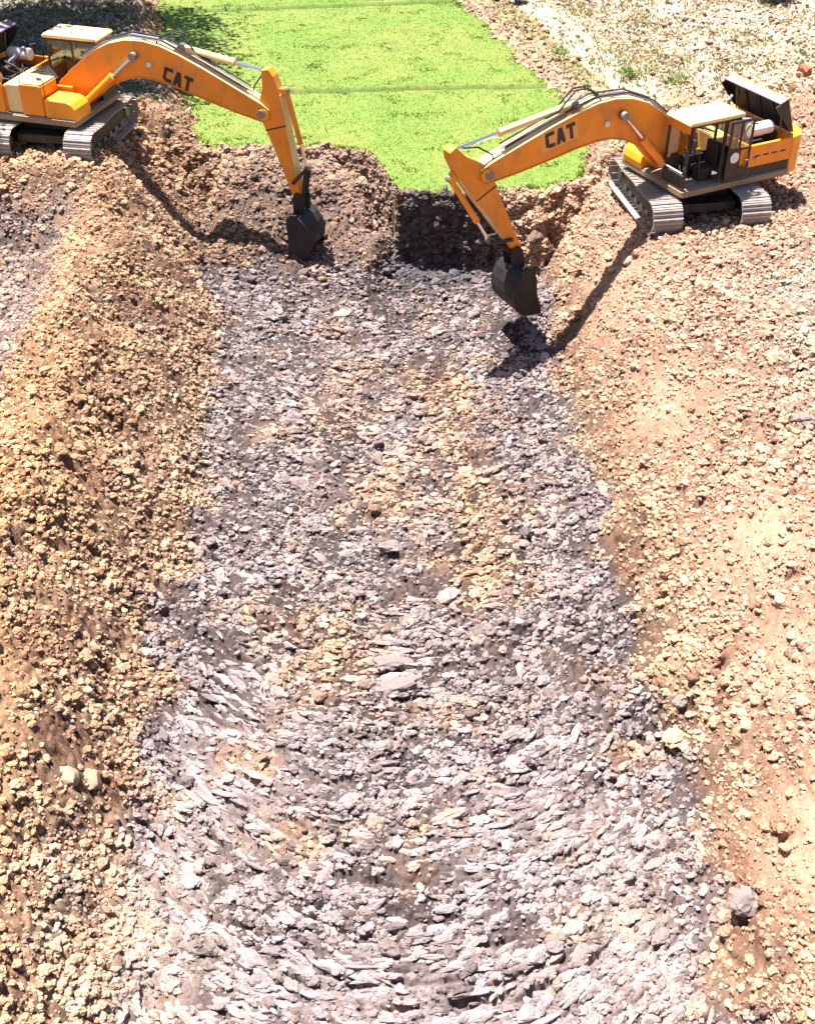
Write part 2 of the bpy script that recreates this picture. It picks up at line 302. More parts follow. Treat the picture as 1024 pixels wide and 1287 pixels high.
M['decal'] = mat('pale_decal_film', (0.78, 0.36, 0.09), 0.45)[0]
def glass_material():
    m = bpy.data.materials.new('cab_glass'); m.use_nodes = True; N = m.node_tree.nodes; L = m.node_tree.links; N.clear()
    o = N.new('ShaderNodeOutputMaterial'); t = N.new('ShaderNodeBsdfTransparent'); g = N.new('ShaderNodeBsdfGlossy'); g.inputs['Roughness'].default_value = 0.08
    t.inputs[0].default_value = (0.75, 0.78, 0.76, 1); mx = N.new('ShaderNodeMixShader'); mx.inputs[0].default_value = 0.10
    L.new(t.outputs[0], mx.inputs[1]); L.new(g.outputs[0], mx.inputs[2]); L.new(mx.outputs[0], o.inputs[0]); return m
M['glass'] = glass_material()
M['rim'] = paint_material('muddy_orange_rim', (0.26, 0.17, 0.10), dirt=(0.20, 0.17, 0.15), amount=0.95, rough=0.5, scale=2.2)
def leaf_material(name, instanced=True, col=(0.1, 0.2, 0.02), trans=0.35):
    m, N, L, b = mat(name, col, 0.55, spec=0.3)
    o = [n for n in N if n.type == 'OUTPUT_MATERIAL'][0]
    tr = N.new('ShaderNodeBsdfTranslucent'); mx = N.new('ShaderNodeMixShader'); mx.inputs[0].default_value = trans
    if instanced:
        at = N.new('ShaderNodeAttribute'); at.attribute_name = 'tint'; at.attribute_type = 'INSTANCER'; src = at.outputs['Color']
    else:
        gi = N.new('ShaderNodeNewGeometry'); hs = N.new('ShaderNodeHueSaturation'); hs.inputs['Color'].default_value = (*col, 1)
        mr = N.new('ShaderNodeMapRange'); mr.inputs[3].default_value = 0.6; mr.inputs[4].default_value = 1.45; L.new(gi.outputs['Random Per Island'], mr.inputs[0]); L.new(mr.outputs[0], hs.inputs['Value'])
        src = hs.outputs[0]
    L.new(src, b.inputs['Base Color']); L.new(src, tr.inputs[0]); L.new(b.outputs[0], mx.inputs[1]); L.new(tr.outputs[0], mx.inputs[2]); L.new(mx.outputs[0], o.inputs[0])
    return m
M['blade'] = leaf_material('grass_blade')
M['leaf'] = leaf_material('shrub_leaf', False, (0.045, 0.09, 0.018))
M['leaf_light'] = leaf_material('weed_leaf', False, (0.11, 0.19, 0.03))
M['bark'] = paint_material('bark', (0.10, 0.07, 0.05), dirt=(0.05, 0.04, 0.03), amount=0.8, rough=0.9, scale=6)
M['turf'] = soil_material('turf', False, gscale=30, bump=0.03)
M['rock'] = paint_material('pale_rock', (0.27, 0.19, 0.125), dirt=(0.36, 0.24, 0.15), amount=0.8, rough=0.8, scale=5)
M['claylump'] = paint_material('clay_lump', (0.15, 0.118, 0.118), dirt=(0.30, 0.19, 0.12), amount=0.8, rough=0.75, scale=6)
M['brownlump'] = paint_material('brown_lump', (0.11, 0.065, 0.05), dirt=(0.25, 0.16, 0.1), amount=0.7, rough=0.85, scale=6)
M['sand'] = paint_material('sandy_lump', (0.33, 0.225, 0.14), dirt=(0.22, 0.13, 0.08), amount=0.7, rough=0.85, scale=6)
M['rust'] = paint_material('red_brown_stone', (0.28, 0.07, 0.03), dirt=(0.4, 0.2, 0.1), amount=0.6, rough=0.8, scale=6)

# ------------------------------------------------------------------ object helpers
def tag(o, label=None, cat=None, group=None, kind=None):
    for k, v in (('label', label), ('category', cat), ('group', group), ('kind', kind)):
        if v: o[k] = v
    return o
def grid_mesh(name, X, Y, Z, keep=None):
    ny, nx = X.shape
    co = np.stack([X, Y, Z], -1).reshape(-1, 3).astype(np.float32)
    idx = np.arange(ny * nx).reshape(ny, nx)
    q = np.stack([idx[:-1, :-1], idx[:-1, 1:], idx[1:, 1:], idx[1:, :-1]], -1).reshape(-1, 4)
    used = None
    if keep is not None:
        q = q[keep[:-1, :-1].ravel()]
        used = np.unique(q); remap = np.zeros(ny * nx, np.int64); remap[used] = np.arange(len(used)); q = remap[q]; co = co[used]
    me = bpy.data.meshes.new(name)
    me.vertices.add(len(co)); me.vertices.foreach_set('co', co.ravel())
    me.loops.add(q.size); me.loops.foreach_set('vertex_index', q.ravel().astype(np.int32))
    me.polygons.add(len(q)); me.polygons.foreach_set('loop_start', np.arange(0, q.size, 4, dtype=np.int32)); me.polygons.foreach_set('loop_total', np.full(len(q), 4, np.int32))
    me.update(calc_edges=True)
    return me, used
def set_tint(me, c, dom='POINT'):
    a = me.attributes.new('tint', 'FLOAT_COLOR', dom)
    a.data.foreach_set('color', np.concatenate([np.clip(c, 0, 1), np.ones((len(c), 1))], 1).astype(np.float32).ravel())

class MB:
    """collects simple solids, links them as one mesh object"""
    def __init__(s): s.bm = bmesh.new()
    def box(s, x0, x1, y0, y1, z0, z1, mtx=None):
        vs_ = [s.bm.verts.new(Vector(p) if mtx is None else mtx @ Vector(p)) for p in ((x0, y0, z0), (x1, y0, z0), (x1, y1, z0), (x0, y1, z0), (x0, y0, z1), (x1, y0, z1), (x1, y1, z1), (x0, y1, z1))]
        for f in ((0, 3, 2, 1), (4, 5, 6, 7), (0, 1, 5, 4), (1, 2, 6, 5), (2, 3, 7, 6), (3, 0, 4, 7)): s.bm.faces.new([vs_[i] for i in f])
        return s
    def prism(s, pts, y0, y1, mtx=None):
        """outline in the x-z plane, thick along y"""
        T = (lambda p: Vector(p)) if mtx is None else (lambda p: mtx @ Vector(p))
        area = sum(pts[i][0] * pts[(i + 1) % len(pts)][1] - pts[(i + 1) % len(pts)][0] * pts[i][1] for i in range(len(pts)))
        if area < 0: pts = pts[::-1]
        a = [s.bm.verts.new(T((p[0], y0, p[1]))) for p in pts]; b = [s.bm.verts.new(T((p[0], y1, p[1]))) for p in pts]
        s.bm.faces.new(a); s.bm.faces.new(b[::-1])
        n = len(pts)
        for i in range(n): s.bm.faces.new((a[(i + 1) % n], a[i], b[i], b[(i + 1) % n]))
        return s
    def plan(s, pts, z0, z1):
        """outline in the x-y plane, thick along z"""
        a = [s.bm.verts.new((p[0], p[1], z0)) for p in pts]; b = [s.bm.verts.new((p[0], p[1], z1)) for p in pts]
        s.bm.faces.new(a[::-1]); s.bm.faces.new(b); n = len(pts)
        for i in range(n): s.bm.faces.new((a[i], a[(i + 1) % n], b[(i + 1) % n], b[i]))
        return s
    def tube(s, pts, r, n=10, cap=True):
        pts = [Vector(p) for p in pts]; rs = r if isinstance(r, (list, tuple)) else [r] * len(pts)
        rings = []
        for i, p in enumerate(pts):
            d = (pts[min(i + 1, len(pts) - 1)] - pts[max(i - 1, 0)]).normalized()
            q = d.to_track_quat('Z', 'Y'); 
            rings.append([s.bm.verts.new(p + q @ Vector((math.cos(2 * math.pi * k / n) * rs[i], math.sin(2 * math.pi * k / n) * rs[i], 0))) for k in range(n)])
        for i in range(len(rings) - 1):
            for k in range(n): s.bm.faces.new((rings[i][k], rings[i][(k + 1) % n], rings[i + 1][(k + 1) % n], rings[i + 1][k]))
        if cap: s.bm.faces.new(rings[0][::-1]); s.bm.faces.new(rings[-1])
        return s
    def build(s, name, material, parent=None, bevel=0.0, smooth=False, seg=2):
        bmesh.ops.recalc_face_normals(s.bm, faces=s.bm.faces)
        me = bpy.data.meshes.new(name); s.bm.to_mesh(me); s.bm.free(); me.materials.append(material)
        o = bpy.data.objects.new(name, me); COL.objects.link(o)
        if parent is not None: o.parent = parent
        if smooth: me.shade_smooth() if hasattr(me, 'shade_smooth') else None
        if bevel:
            m = o.modifiers.new('bevel', 'BEVEL'); m.width = bevel; m.segments = seg; m.limit_method = 'ANGLE'; m.angle_limit = math.radians(32); m.harden_normals = False
        return o
def empty(name, loc, rz=0, label=None, cat=None, group=None):
    o = bpy.data.objects.new(name, None); COL.objects.link(o); o.location = loc; o.rotation_euler = (0, 0, rz); o.empty_display_size = 0.3
    return tag(o, label, cat, group)

# ------------------------------------------------------------------ the ground
me, _ = grid_mesh('ground', GX2 + HX, GY2 + HY, GZ - 0.10 * sstep(0.0, 0.35, FM))
def smooth_soil(x, y):
    return np.clip(blob(x, y, 6.6, 10.6, 0.9, 1.1) + blob(x, y, -6.2, 13.2, 0.6, 1.2) + 0.8 * blob(x, y, 7.2, 16.5, 1.0, 1.1) + 0.7 * blob(x, y, 6.9, 14.0, 0.7, 1.0) + 0.7 * blob(x, y, 6.8, 27.5, 0.9, 2.2) + 0.7 * blob(x, y, 6.7, 22.0, 0.7, 1.6)
        + 0.75 * (blob(x, y, -2.3, 13.3, 1.5, 1.6) + blob(x, y, 2.6, 12.4, 1.6, 1.0) + blob(x, y, 0.8, 9.4, 3.2, 0.7)) + 0.8 * (blob(x, y, -3.4, 10.6, 0.7, 1.5) + blob(x, y, 3.9, 10.2, 0.6, 1.4)), 0, 1)
gap_shade = (0.34 + 0.10 * sstep(0.6, 1.4, BZ) + 0.26 * fbm(GX2 * 0.7, GY2 * 0.7, 170, 4) + 0.45 * sstep(36.5, 39, GY2) - 0.02 * sstep(5, 6.5, GX2)).ravel(); gap_shade = gap_shade + (0.95 - gap_shade) * smooth_soil(GX2, GY2).ravel()  # ground kept darker than the clods, painting shade into the gaps between
set_tint(me, soil_colour(GX2, GY2, CLAYM, PALEM, RUB, NN, FIELD) * np.clip(gap_shade - 0.09 - 0.10 * FLOOR.ravel() * (1 - smooth_soil(GX2, GY2).ravel()), 0.10, 1.1)[:, None] ** np.array([0.88, 1.0, 1.03])[None, :])
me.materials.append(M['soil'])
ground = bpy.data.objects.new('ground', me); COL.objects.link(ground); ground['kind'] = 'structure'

# grass field: its own turf sheet, cut off at the edge of the dig
fx = np.arange(-11, 9, 0.07, dtype=np.float32); fy = np.arange(31.5, 62, 0.08, dtype=np.float32)
FX, FY = np.meshgrid(fx, fy); fb, _, _ = base_height(FX, FY); ff = field_mask(FX, FY)
B1 = 41.35 + 0.25 * np.sin(FX * 0.35) * 0.5 + 0.05 * perlin(FX * 1.3, FX * 0 + 1, 3); B2 = 51.75 + 0.09 * FX + 0.06 * perlin(FX * 1.3, FX * 0 + 5, 3)
bund = np.exp(-((FY - B1) / 0.13) ** 2) + 0.9 * np.exp(-((FY - B2) / 0.16) ** 2)
shade_furrow = np.exp(-((FY - B1 + 0.26) / 0.10) ** 2) * (1 - sstep(5.0, 7.0, FX) * 0.3) + 1.0 * np.exp(-((FY - B2 + 0.30) / 0.12) ** 2)  # furrow added below each bund to strengthen its shadow line
FZ = 2.60 + 0.03 * fbm(FX * 0.5, FY * 0.5, 60) + 0.02 * fbm(FX * 3, FY * 3, 61) + 0.03 + 0.07 * bund - 0.13 * shade_furrow - 0.10 * (1 - sstep(0.0, 0.10, ff))
me, used = grid_mesh('grass_field', FX, FY, FZ, ff > 0.0)
g = (fbm(FX * 0.35, FY * 0.35, 140, 4) + 0.5 * fbm(FX * 1.7, FY * 1.7, 149, 3)).ravel()[used]; g2 = fbm(FX * 2.5, FY * 2.5, 143, 3).ravel()[used]; sp = fbm(FX * 5, FY * 5, 146, 2).ravel()[used]
GR1 = np.array([0.118, 0.190, 0.020]); GR2 = np.array([0.165, 0.210, 0.032]); GR3 = np.array([0.19, 0.17, 0.04])
gc = lut(GR1, GR2, sstep(-0.3, 0.5, g))
bare = np.clip(blob(FX, FY, 2.0, 46.3, 1.7, 1.3).ravel()[used] * 1.1 * sstep(-0.1, 0.4, sp) + 0.5 * sstep(0.45, 0.8, g2), 0, 0.8)[:, None]
gc = gc * (1 - bare) + GR3[None, :] * bare
dt = np.clip(shade_furrow.ravel()[used] * 1.3, 0, 1)[:, None]; gc = gc * (1 - 0.75 * dt) + np.array([0.05, 0.07, 0.012])[None, :] * 0.75 * dt  # bund shadow painted into the turf as a dark line
ed = (1 - sstep(0.02, 0.16, ff.ravel()[used]))[:, None]; gc = gc * (1 - ed) + np.array([0.12, 0.10, 0.035])[None, :] * ed
set_tint(me, gc * (0.88 + 0.3 * sp[:, None])); me.materials.append(M['turf'])
turf = bpy.data.objects.new('grass_field', me); COL.objects.link(turf); turf['kind'] = 'structure'

# ------------------------------------------------------------------ clods, stones and grass: instanced masses
def lump_mesh(name, seed, sub=2, flat=0.7, rough=0.35, mat_=None):
    bm = bmesh.new(); bmesh.ops.create_icosphere(bm, subdivisions=sub, radius=1.0)
    off = Vector((seed * 13.1, seed * 7.7, seed * 3.3))
    rnd = random.Random(seed)
    cuts = [(Vector((rnd.gauss(0, 1), rnd.gauss(0, 1), rnd.gauss(0, 1))).normalized(), rnd.uniform(0.55, 0.9)) for _ in range(7)]
    for v in bm.verts:
        p = v.co.copy()
        p *= 1 + rough * mnoise.noise(p * 1.3 + off) + 0.5 * rough * mnoise.noise(p * 3.1 + off)
        for nrm, dd in cuts:
            e = p.dot(nrm) - dd
            if e > 0: p -= nrm * e * 0.9
        p.z *= flat; v.co = p
    me = bpy.data.meshes.new(name); bm.to_mesh(me); bm.free(); me.materials.append(mat_)
    return me
def clod_mesh(name, seed):
    # crumbly, knobbly lump of soil
    bm = bmesh.new(); bmesh.ops.create_icosphere(bm, subdivisions=3, radius=1.0); off = Vector((seed * 11.3, seed * 5.1, seed * 8.9))
    rnd = random.Random(seed); kn = [(Vector((rnd.gauss(0, 1), rnd.gauss(0, 1), rnd.gauss(0, .6))).normalized(), rnd.uniform(0.25, 0.6), rnd.uniform(0.15, 0.4)) for _ in range(6)]
    for v in bm.verts:
        p = v.co.copy(); q = 1 + 0.45 * mnoise.noise(p * 1.1 + off) + 0.34 * mnoise.noise(p * 2.6 + off) + 0.20 * mnoise.noise(p * 5.5 + off)
        for nrm, w_, h_ in kn: q += h_ * math.exp(-((1 - p.dot(nrm)) / w_ / w_ * 1.2))
        p *= q * 0.86; p.z *= 0.66; v.co = p
    me = bpy.data.meshes.new(name); bm.to_mesh(me); bm.free(); me.materials.append(M['clod']); return me
def scatter(name, pts, rot, scl, idx, tint, meshes):
    lib = bpy.data.collections.new(name + '_shapes')
    for k, m_ in enumerate(meshes):
        lib.objects.link(bpy.data.objects.new('%s_shape_%02d' % (name, k), m_))
    me = bpy.data.meshes.new(name); n = len(pts)
    me.vertices.add(n); me.vertices.foreach_set('co', pts.astype(np.float32).ravel())
    for an, arr in (('rot', rot), ('scl', scl)):
        a = me.attributes.new(an, 'FLOAT_VECTOR', 'POINT'); a.data.foreach_set('vector', arr.astype(np.float32).ravel())
    a = me.attributes.new('pick', 'INT', 'POINT'); a.data.foreach_set('value', idx.astype(np.int32))
    set_tint(me, tint)
    o = bpy.data.objects.new(name, me); COL.objects.link(o)
    ng = bpy.data.node_groups.new(name + '_nodes', 'GeometryNodeTree')
    ng.interface.new_socket('Geometry', in_out='INPUT', socket_type='NodeSocketGeometry'); ng.interface.new_socket('Geometry', in_out='OUTPUT', socket_type='NodeSocketGeometry')
    N = ng.nodes; L = ng.links
    gi = N.new('NodeGroupInput'); go = N.new('NodeGroupOutput'); ip = N.new('GeometryNodeInstanceOnPoints'); ci = N.new('GeometryNodeCollectionInfo')
    ci.inputs[0].default_value = lib; ci.inputs['Separate Children'].default_value = True; ci.inputs['Reset Children'].default_value = True
    def na(nm, ty):
        x = N.new('GeometryNodeInputNamedAttribute'); x.data_type = ty; x.inputs[0].default_value = nm; return x.outputs[0]
    er = N.new('FunctionNodeEulerToRotation')
    L.new(gi.outputs[0], ip.inputs['Points']); L.new(ci.outputs[0], ip.inputs['Instance']); ip.inputs['Pick Instance'].default_value = True
    L.new(na('pick', 'INT'), ip.inputs['Instance Index']); L.new(na('rot', 'FLOAT_VECTOR'), er.inputs[0]); L.new(er.outputs[0], ip.inputs['Rotation']); L.new(na('scl', 'FLOAT_VECTOR'), ip.inputs['Scale'])
    L.new(ip.outputs[0], go.inputs[0])
    md = o.modifiers.new('scatter', 'NODES'); md.node_group = ng
    return o
R = np.random.RandomState(11)
def area_masks(x, y):
    z = sample(BZ, x, y); return z, sample(FM, x, y), sample(FLOOR, x, y), sample(CLAYM, x, y), sample(PALEM, x, y), sample(RUB, x, y), sample(NN, x, y)
clod_meshes = [clod_mesh('clod_shape', 3 + k) for k in range(10)]
def in_view_keep(x, y):
    # how much of the ground the picture could show at this place, with a margin
    ny = 0.0
    half = 7.5 + (y - 9) * 0.42
    return (x > -half + 1.2) & (x < half + 3.2)
# -- clods
n0 = 1050000; n1 = 90000
x = R.uniform(-17, 22, n0); y = 8.2 + (55 - 8.2) * R.rand(n0) ** 1.15
xw = R.uniform(-6.5, 7.5, n1); x = np.concatenate([x, xw]); y = np.concatenate([y, y_end(xw) - R.rand(n1) ** 1.2 * np.where(xw < 0.5, 1.7, np.where((xw < 4) & (R.rand(n1) < 0.75), 0.36, 1.0)) + 0.02]); n0 = n0 + n1
z, fm, fl, cl, pl, rb, nn = area_masks(x, y)
smo = blob(x, y, 6.6, 10.6, 0.9, 1.1) + blob(x, y, -6.2, 13.2, 0.6, 1.2) + 0.8 * blob(x, y, 7.2, 16.5, 1.0, 1.1) + 0.7 * blob(x, y, 6.9, 14.0, 0.7, 1.0) + 0.7 * blob(x, y, 6.8, 27.5, 0.9, 2.2) + 0.7 * blob(x, y, 6.7, 22.0, 0.7, 1.6)
patch = fbm(x * 0.9, y * 0.9, 201, 3)
gmk = blob(x, y, -2.3, 13.3, 1.5, 1.6) + blob(x, y, 0.8, 9.4, 3.2, 0.9) + blob(x, y, 2.6, 12.4, 1.6, 1.0) + blob(x, y, -2.6, 15.8, 0.9, 1.6) + blob(x, y, 0.4, 16.2, 0.9, 0.6)
p = (0.46 + 0.75 * patch + 0.35 * fbm(x * 3.0, y * 3.0, 205, 2)) * (1 - 0.62 * np.clip(gmk, 0, 1)); p = p * (1 - 0.8 * np.clip(smo, 0, 1)); p = np.where((x > 5.8) & (y < 33), p + 0.14 + 0.3 * fbm(x * 0.7 + 0.5 * y, y * 0.5 - 0.4 * x, 209, 2), p) * (1 - 0.6 * np.clip(smo, 0, 1))
p = np.where(fm > -0.06, np.where(fm < 0.5, 0.10 * (0.5 - fm), 0), p); p = np.where(y > 37.5, p * 0.55, p); p = p * (1 - 0.92 * sstep(1.4, 1.9, x - field_right(y)) * (1 - sstep(2.9, 3.4, x - field_right(y))) * (y > 37))
keep = (R.rand(n0) < p) & in_view_keep(x, y) & (sample(HOLM, x, y) < 0.25 + 0.2 * R.rand(n0))
x, y, z, fl, cl, pl, rb, nn = [a[keep] for a in (x, y, z, fl, cl, pl, rb, nn)]
n = len(x)
size = 0.0275 * np.exp(R.normal(0, 0.48, n)) * (1 + 0.25 * np.clip(fbm(x * 0.45, y * 0.45, 208), -1, 1))
big = R.rand(n) < 0.02; size = np.where(big, size * R.uniform(1.5, 2.3, n), size)
size = np.clip(size * 0.95, 0.013, 0.12) * np.where(y > 37, 1.25, 1.0)
flow = np.arctan(2 * 0.085 * (x - 0.6)) ; flow = np.clip(flow, -0.9, 0.9)
elong = 1 + R.rand(n) ** 3 * (0.5 + 1.0 * fl)
scl = np.stack([size * elong, size * (0.8 + 0.4 * R.rand(n)), size * (0.85 + 0.5 * R.rand(n))], 1)
rz = np.where(R.rand(n) < 0.35 + 0.5 * fl, flow + R.normal(0, 0.35, n), R.uniform(0, 6.28, n))
rot = np.stack([R.normal(-0.05, 0.28, n), R.normal(0, 0.28, n), rz], 1)
pz = sample(GZ, x, y) + size * R.uniform(-0.3, 0.5, n); py = y + sample(HY, x, y); px = x + sample(HX, x, y)
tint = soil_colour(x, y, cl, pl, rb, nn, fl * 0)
var = (0.72 + 0.5 * R.rand(n) - 0.36 * (R.rand(n) < 0.32))[:, None] ** np.array([0.9, 1.0, 1.05])[None, :]; tint = tint * var
wh = ((R.rand(n) < 0.03) & (size < 0.04))[:, None]; tint = np.where(wh, tint * 0.6 + 0.16, tint)
clods = scatter('soil_clods', np.stack([px, py, pz], 1), rot, scl, R.randint(0, 10, n), tint, clod_meshes)
tag(clods, 'loose brown and grey soil clods covering the dig and its banks', 'soil clods', kind='stuff')
# -- long slabs peeled by the bucket teeth on the pit floor
n0 = 12000
x = R.uniform(-4.4, 5.4, n0); y = 8.3 + 22 * R.rand(n0) ** 1.3
z, fm, fl, cl, pl, rb, nn = area_masks(x, y)
gm = blob(x, y, -2.3, 13.3, 1.5, 1.8) + 1.3 * blob(x, y, 0.8, 9.4, 3.6, 1.0) + blob(x, y, 2.6, 12.4, 1.8, 1.2) + blob(x, y, -2.6, 15.8, 0.9, 1.6) + blob(x, y, 0.3, 16.2, 1.0, 0.7) + 0.015
keep = (R.rand(n0) < gm * 0.75 * (0.35 + 1.2 * sstep(-0.2, 0.5, fbm(x * 0.9, y * 1.6, 215)))) & (fl > 0.4) & (sample(HOLM, x, y) < 0.3)
x, y, fl, cl, pl, rb, nn = [a[keep] for a in (x, y, fl, cl, pl, rb, nn)]; n = len(x)
ln = R.uniform(0.07, 0.22, n) * (1 + 0.5 * (R.rand(n) < 0.15)); th = R.uniform(0.032, 0.062, n) * (0.7 + ln * 2.2)
scl = np.stack([ln, th, th * R.uniform(0.8, 1.3, n)], 1)
fl2 = np.clip(np.arctan(2 * 0.13 * (x - 0.6)), -1.0, 1.0)
rot = np.stack([R.normal(0.0, 0.3, n), R.normal(0, 0.10, n), fl2 + R.normal(0, 0.2, n)], 1)
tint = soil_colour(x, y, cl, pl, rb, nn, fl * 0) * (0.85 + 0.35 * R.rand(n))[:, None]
slabs = scatter('clay_slabs', np.stack([x, y, sample(GZ, x, y) - 0.05 * th], 1), rot, scl, R.randint(0, 10, n), tint, clod_meshes)
tag(slabs, 'long smeared grey clay slabs peeled up along the scrape marks on the pit floor', 'clay slabs', kind='stuff')

# -- grass
def tuft_mesh(name, seed, blades=9, h=1.0, spread=0.35, w=0.09):
    rnd = random.Random(seed); vs_ = []; fs = []
    for k in range(blades):
        a = rnd.uniform(0, 6.28); r = rnd.uniform(0, spread); bx, by = r * math.cos(a), r * math.sin(a)
        lean = rnd.uniform(0.1, 0.7); la = rnd.uniform(0, 6.28); hh = h * rnd.uniform(0.5, 1.0); dx, dy = math.cos(la) * lean * hh, math.sin(la) * lean * hh
        px, py = -math.sin(la) * w, math.cos(la) * w; i = len(vs_)
        vs_ += [(bx - px, by - py, 0), (bx + px, by + py, 0), (bx + dx * .4 + px * .8, by + dy * .4 + py * .8, hh * .6), (bx + dx * .4 - px * .8, by + dy * .4 - py * .8, hh * .6), (bx + dx, by + dy, hh * 0.95)]
        fs += [(i, i + 1, i + 2, i + 3), (i + 3, i + 2, i + 4)]
    me = bpy.data.meshes.new(name); me.from_pydata(vs_, [], fs); me.materials.append(M['blade']); return me
tufts = [tuft_mesh('tuft_shape', 60 + k) for k in range(6)]
n0 = 90000
x = R.uniform(-10, 8.5, n0); y = R.uniform(32, 58, n0)
fm = np.where(True, field_mask(x.astype(np.float32), y.astype(np.float32)), 0)
fz = 2.60 + 0.03 * fbm(x * 0.5, y * 0.5, 60) + 0.02 * fbm(x * 3, y * 3, 61) + 0.03
b1 = 41.35 + 0.25 * np.sin(x * 0.35) * 0.5 + 0.05 * perlin(x * 1.3, x * 0 + 1, 3); b2 = 51.75 + 0.09 * x + 0.06 * perlin(x * 1.3, x * 0 + 5, 3)
bn = np.exp(-((y - b1) / 0.13) ** 2) + 0.9 * np.exp(-((y - b2) / 0.16) ** 2); dc = np.exp(-((y - b1 + 0.26) / 0.10) ** 2) + np.exp(-((y - b2 + 0.30) / 0.12) ** 2)
fz = fz + 0.07 * bn - 0.13 * dc
barep = blob(x, y, 2.0, 46.3, 1.7, 1.3) * sstep(-0.1, 0.4, fbm(x * 5, y * 5, 146, 2))
keep = (fm > 0.08) & (R.rand(n0) > 0.7 * barep) & (R.rand(n0) > 0.8 * dc) & (y < 57)
x, y, fz, fm = x[keep], y[keep], fz[keep], fm[keep]; n = len(x)
sz = R.uniform(0.016, 0.036, n) * np.where(fm < 0.25, 1.9, 1.0) * (1 + 0.9 * sstep(0.1, 0.5, fbm(x * 1.1, y * 1.1, 180)))
g = fbm(x * 0.35, y * 0.35, 140, 4) + 0.5 * fbm(x * 1.7, y * 1.7, 149, 3); gc = lut(GR1, GR2, sstep(-0.3, 0.5, g + R.normal(0, 0.25, n))) * (0.92 + 0.3 * R.rand(n))[:, None]
o = scatter('short_grass', np.stack([x, y, fz], 1), np.stack([x * 0, x * 0, R.uniform(0, 6.28, n)], 1), np.stack([sz * 1.3, sz * 1.3, sz], 1), R.randint(0, 6, n), gc, tufts)
tag(o, 'short bright green grass growing on the field beyond the pit', 'grass', kind='stuff')
# -- weeds and dry grass around the field and on the rubble
n0 = 110000
x = R.uniform(-17, 21, n0); y = R.uniform(33, 58, n0)
z, fm, fl, cl, pl, rb, nn = area_masks(x, y)
dr = x - field_right(y)
pr = 0.55 * ((dr > 0.5) & (dr < 3.2)) * sstep(-0.1, 0.3, fbm(x * 1.2, y * 1.2, 301)) + 0.9 * blob(x, y, 9.9, 43.0, 1.1, 1.8) + 0.5 * blob(x, y, 13, 46, 3, 3) * sstep(0, 0.4, fbm(x * 0.8, y * 0.8, 305)) + 0.9 * blob(x, y, 18, 52, 3.5, 1.6) \
    + 1.0 * ((x < field_left(y) - 0.3) & (y > 38)) * sstep(-0.2, 0.3, fbm(x * 1.0, y * 1.0, 303)) + 1.1 * ((dr > 3.4) & (y > 38)) * sstep(-0.15, 0.4, fbm(x * 0.6, y * 0.6, 307)) \
    + 0.5 * ((np.abs(x - field_left(y)) < 0.5) & (y > 37))
keep = (R.rand(n0) < pr) & (fm < 0.0) & (z > 2.4)
x, y, nn = x[keep], y[keep], nn[keep]; n = len(x)
sz = R.uniform(0.06, 0.16, n)
gc = lut(np.array([0.17, 0.21, 0.05]), np.array([0.36, 0.30, 0.14]), R.rand(n)) * (0.7 + 0.5 * R.rand(n))[:, None]
o = scatter('weedy_ground_cover', np.stack([x, y, sample(GZ, x, y) - 0.01], 1), np.stack([x * 0, x * 0, R.uniform(0, 6.28, n)], 1), np.stack([sz, sz, sz], 1), R.randint(0, 6, n), gc, tufts)
tag(o, 'sparse weeds and dry grass on the stony ground around the green field', 'weeds', kind='stuff')
# -- pale rubble beyond the banks
n0 = 12000
x = R.uniform(-17, 22, n0); y = R.uniform(35.5, 57, n0)
z, fm, fl, cl, pl, rb, nn = area_masks(x, y)
dr = x - field_right(y)
pr = 0.18 * rb * (0.3 + 1.0 * fbm(x * 0.9, y * 0.9, 311)) + 0.85 * (np.abs(dr - 0.35) < 0.35)
keep = (R.rand(n0) < pr) & (fm < -0.05)
x, y, cl, pl, rb, nn = [a[keep] for a in (x, y, cl, pl, rb, nn)]; n = len(x)
sz = 0.055 * np.exp(R.normal(0, 0.45, n)); sz = np.clip(sz, 0.02, 0.2)
base = np.where((x < 0)[:, None], np.array([0.22, 0.21, 0.19])[None, :], np.array([0.30, 0.22, 0.155])[None, :])
gc = base * (0.55 + 0.7 * R.rand(n))[:, None]
o = scatter('rubble_stones', np.stack([x, y, sample(GZ, x, y) + sz * 0.2], 1), np.stack([R.normal(0, .4, n), R.normal(0, .4, n), R.uniform(0, 6.28, n)], 1), np.stack([sz * 1.3, sz, sz * 0.8], 1), R.randint(0, 10, n), gc, clod_meshes)
tag(o, 'pale rubble stones strewn beside and behind the green field', 'rubble', kind='stuff')

# ------------------------------------------------------------------ single rocks and lumps
def rock(name, x, y, size, flat, rz, material, label, cat='rock', sink=0.25, tilt=0.0, stretch=1.0, seed=5):
    if material in (M['claylump'], M['brownlump'], M['sand']):
        me = clod_mesh(name, seed); me.materials.clear(); me.materials.append(material)
    else: me = lump_mesh(name, seed, 3, flat, 0.4, material)
    o = bpy.data.objects.new(name, me); COL.objects.link(o)
    o.scale = (size * stretch, size, size); o.rotation_euler = (tilt, 0, rz)
    o.location = (x, y, bzz(x, y) + 0.04 + size * flat * (1 - sink) * 0.75)
    return tag(o, label, cat)


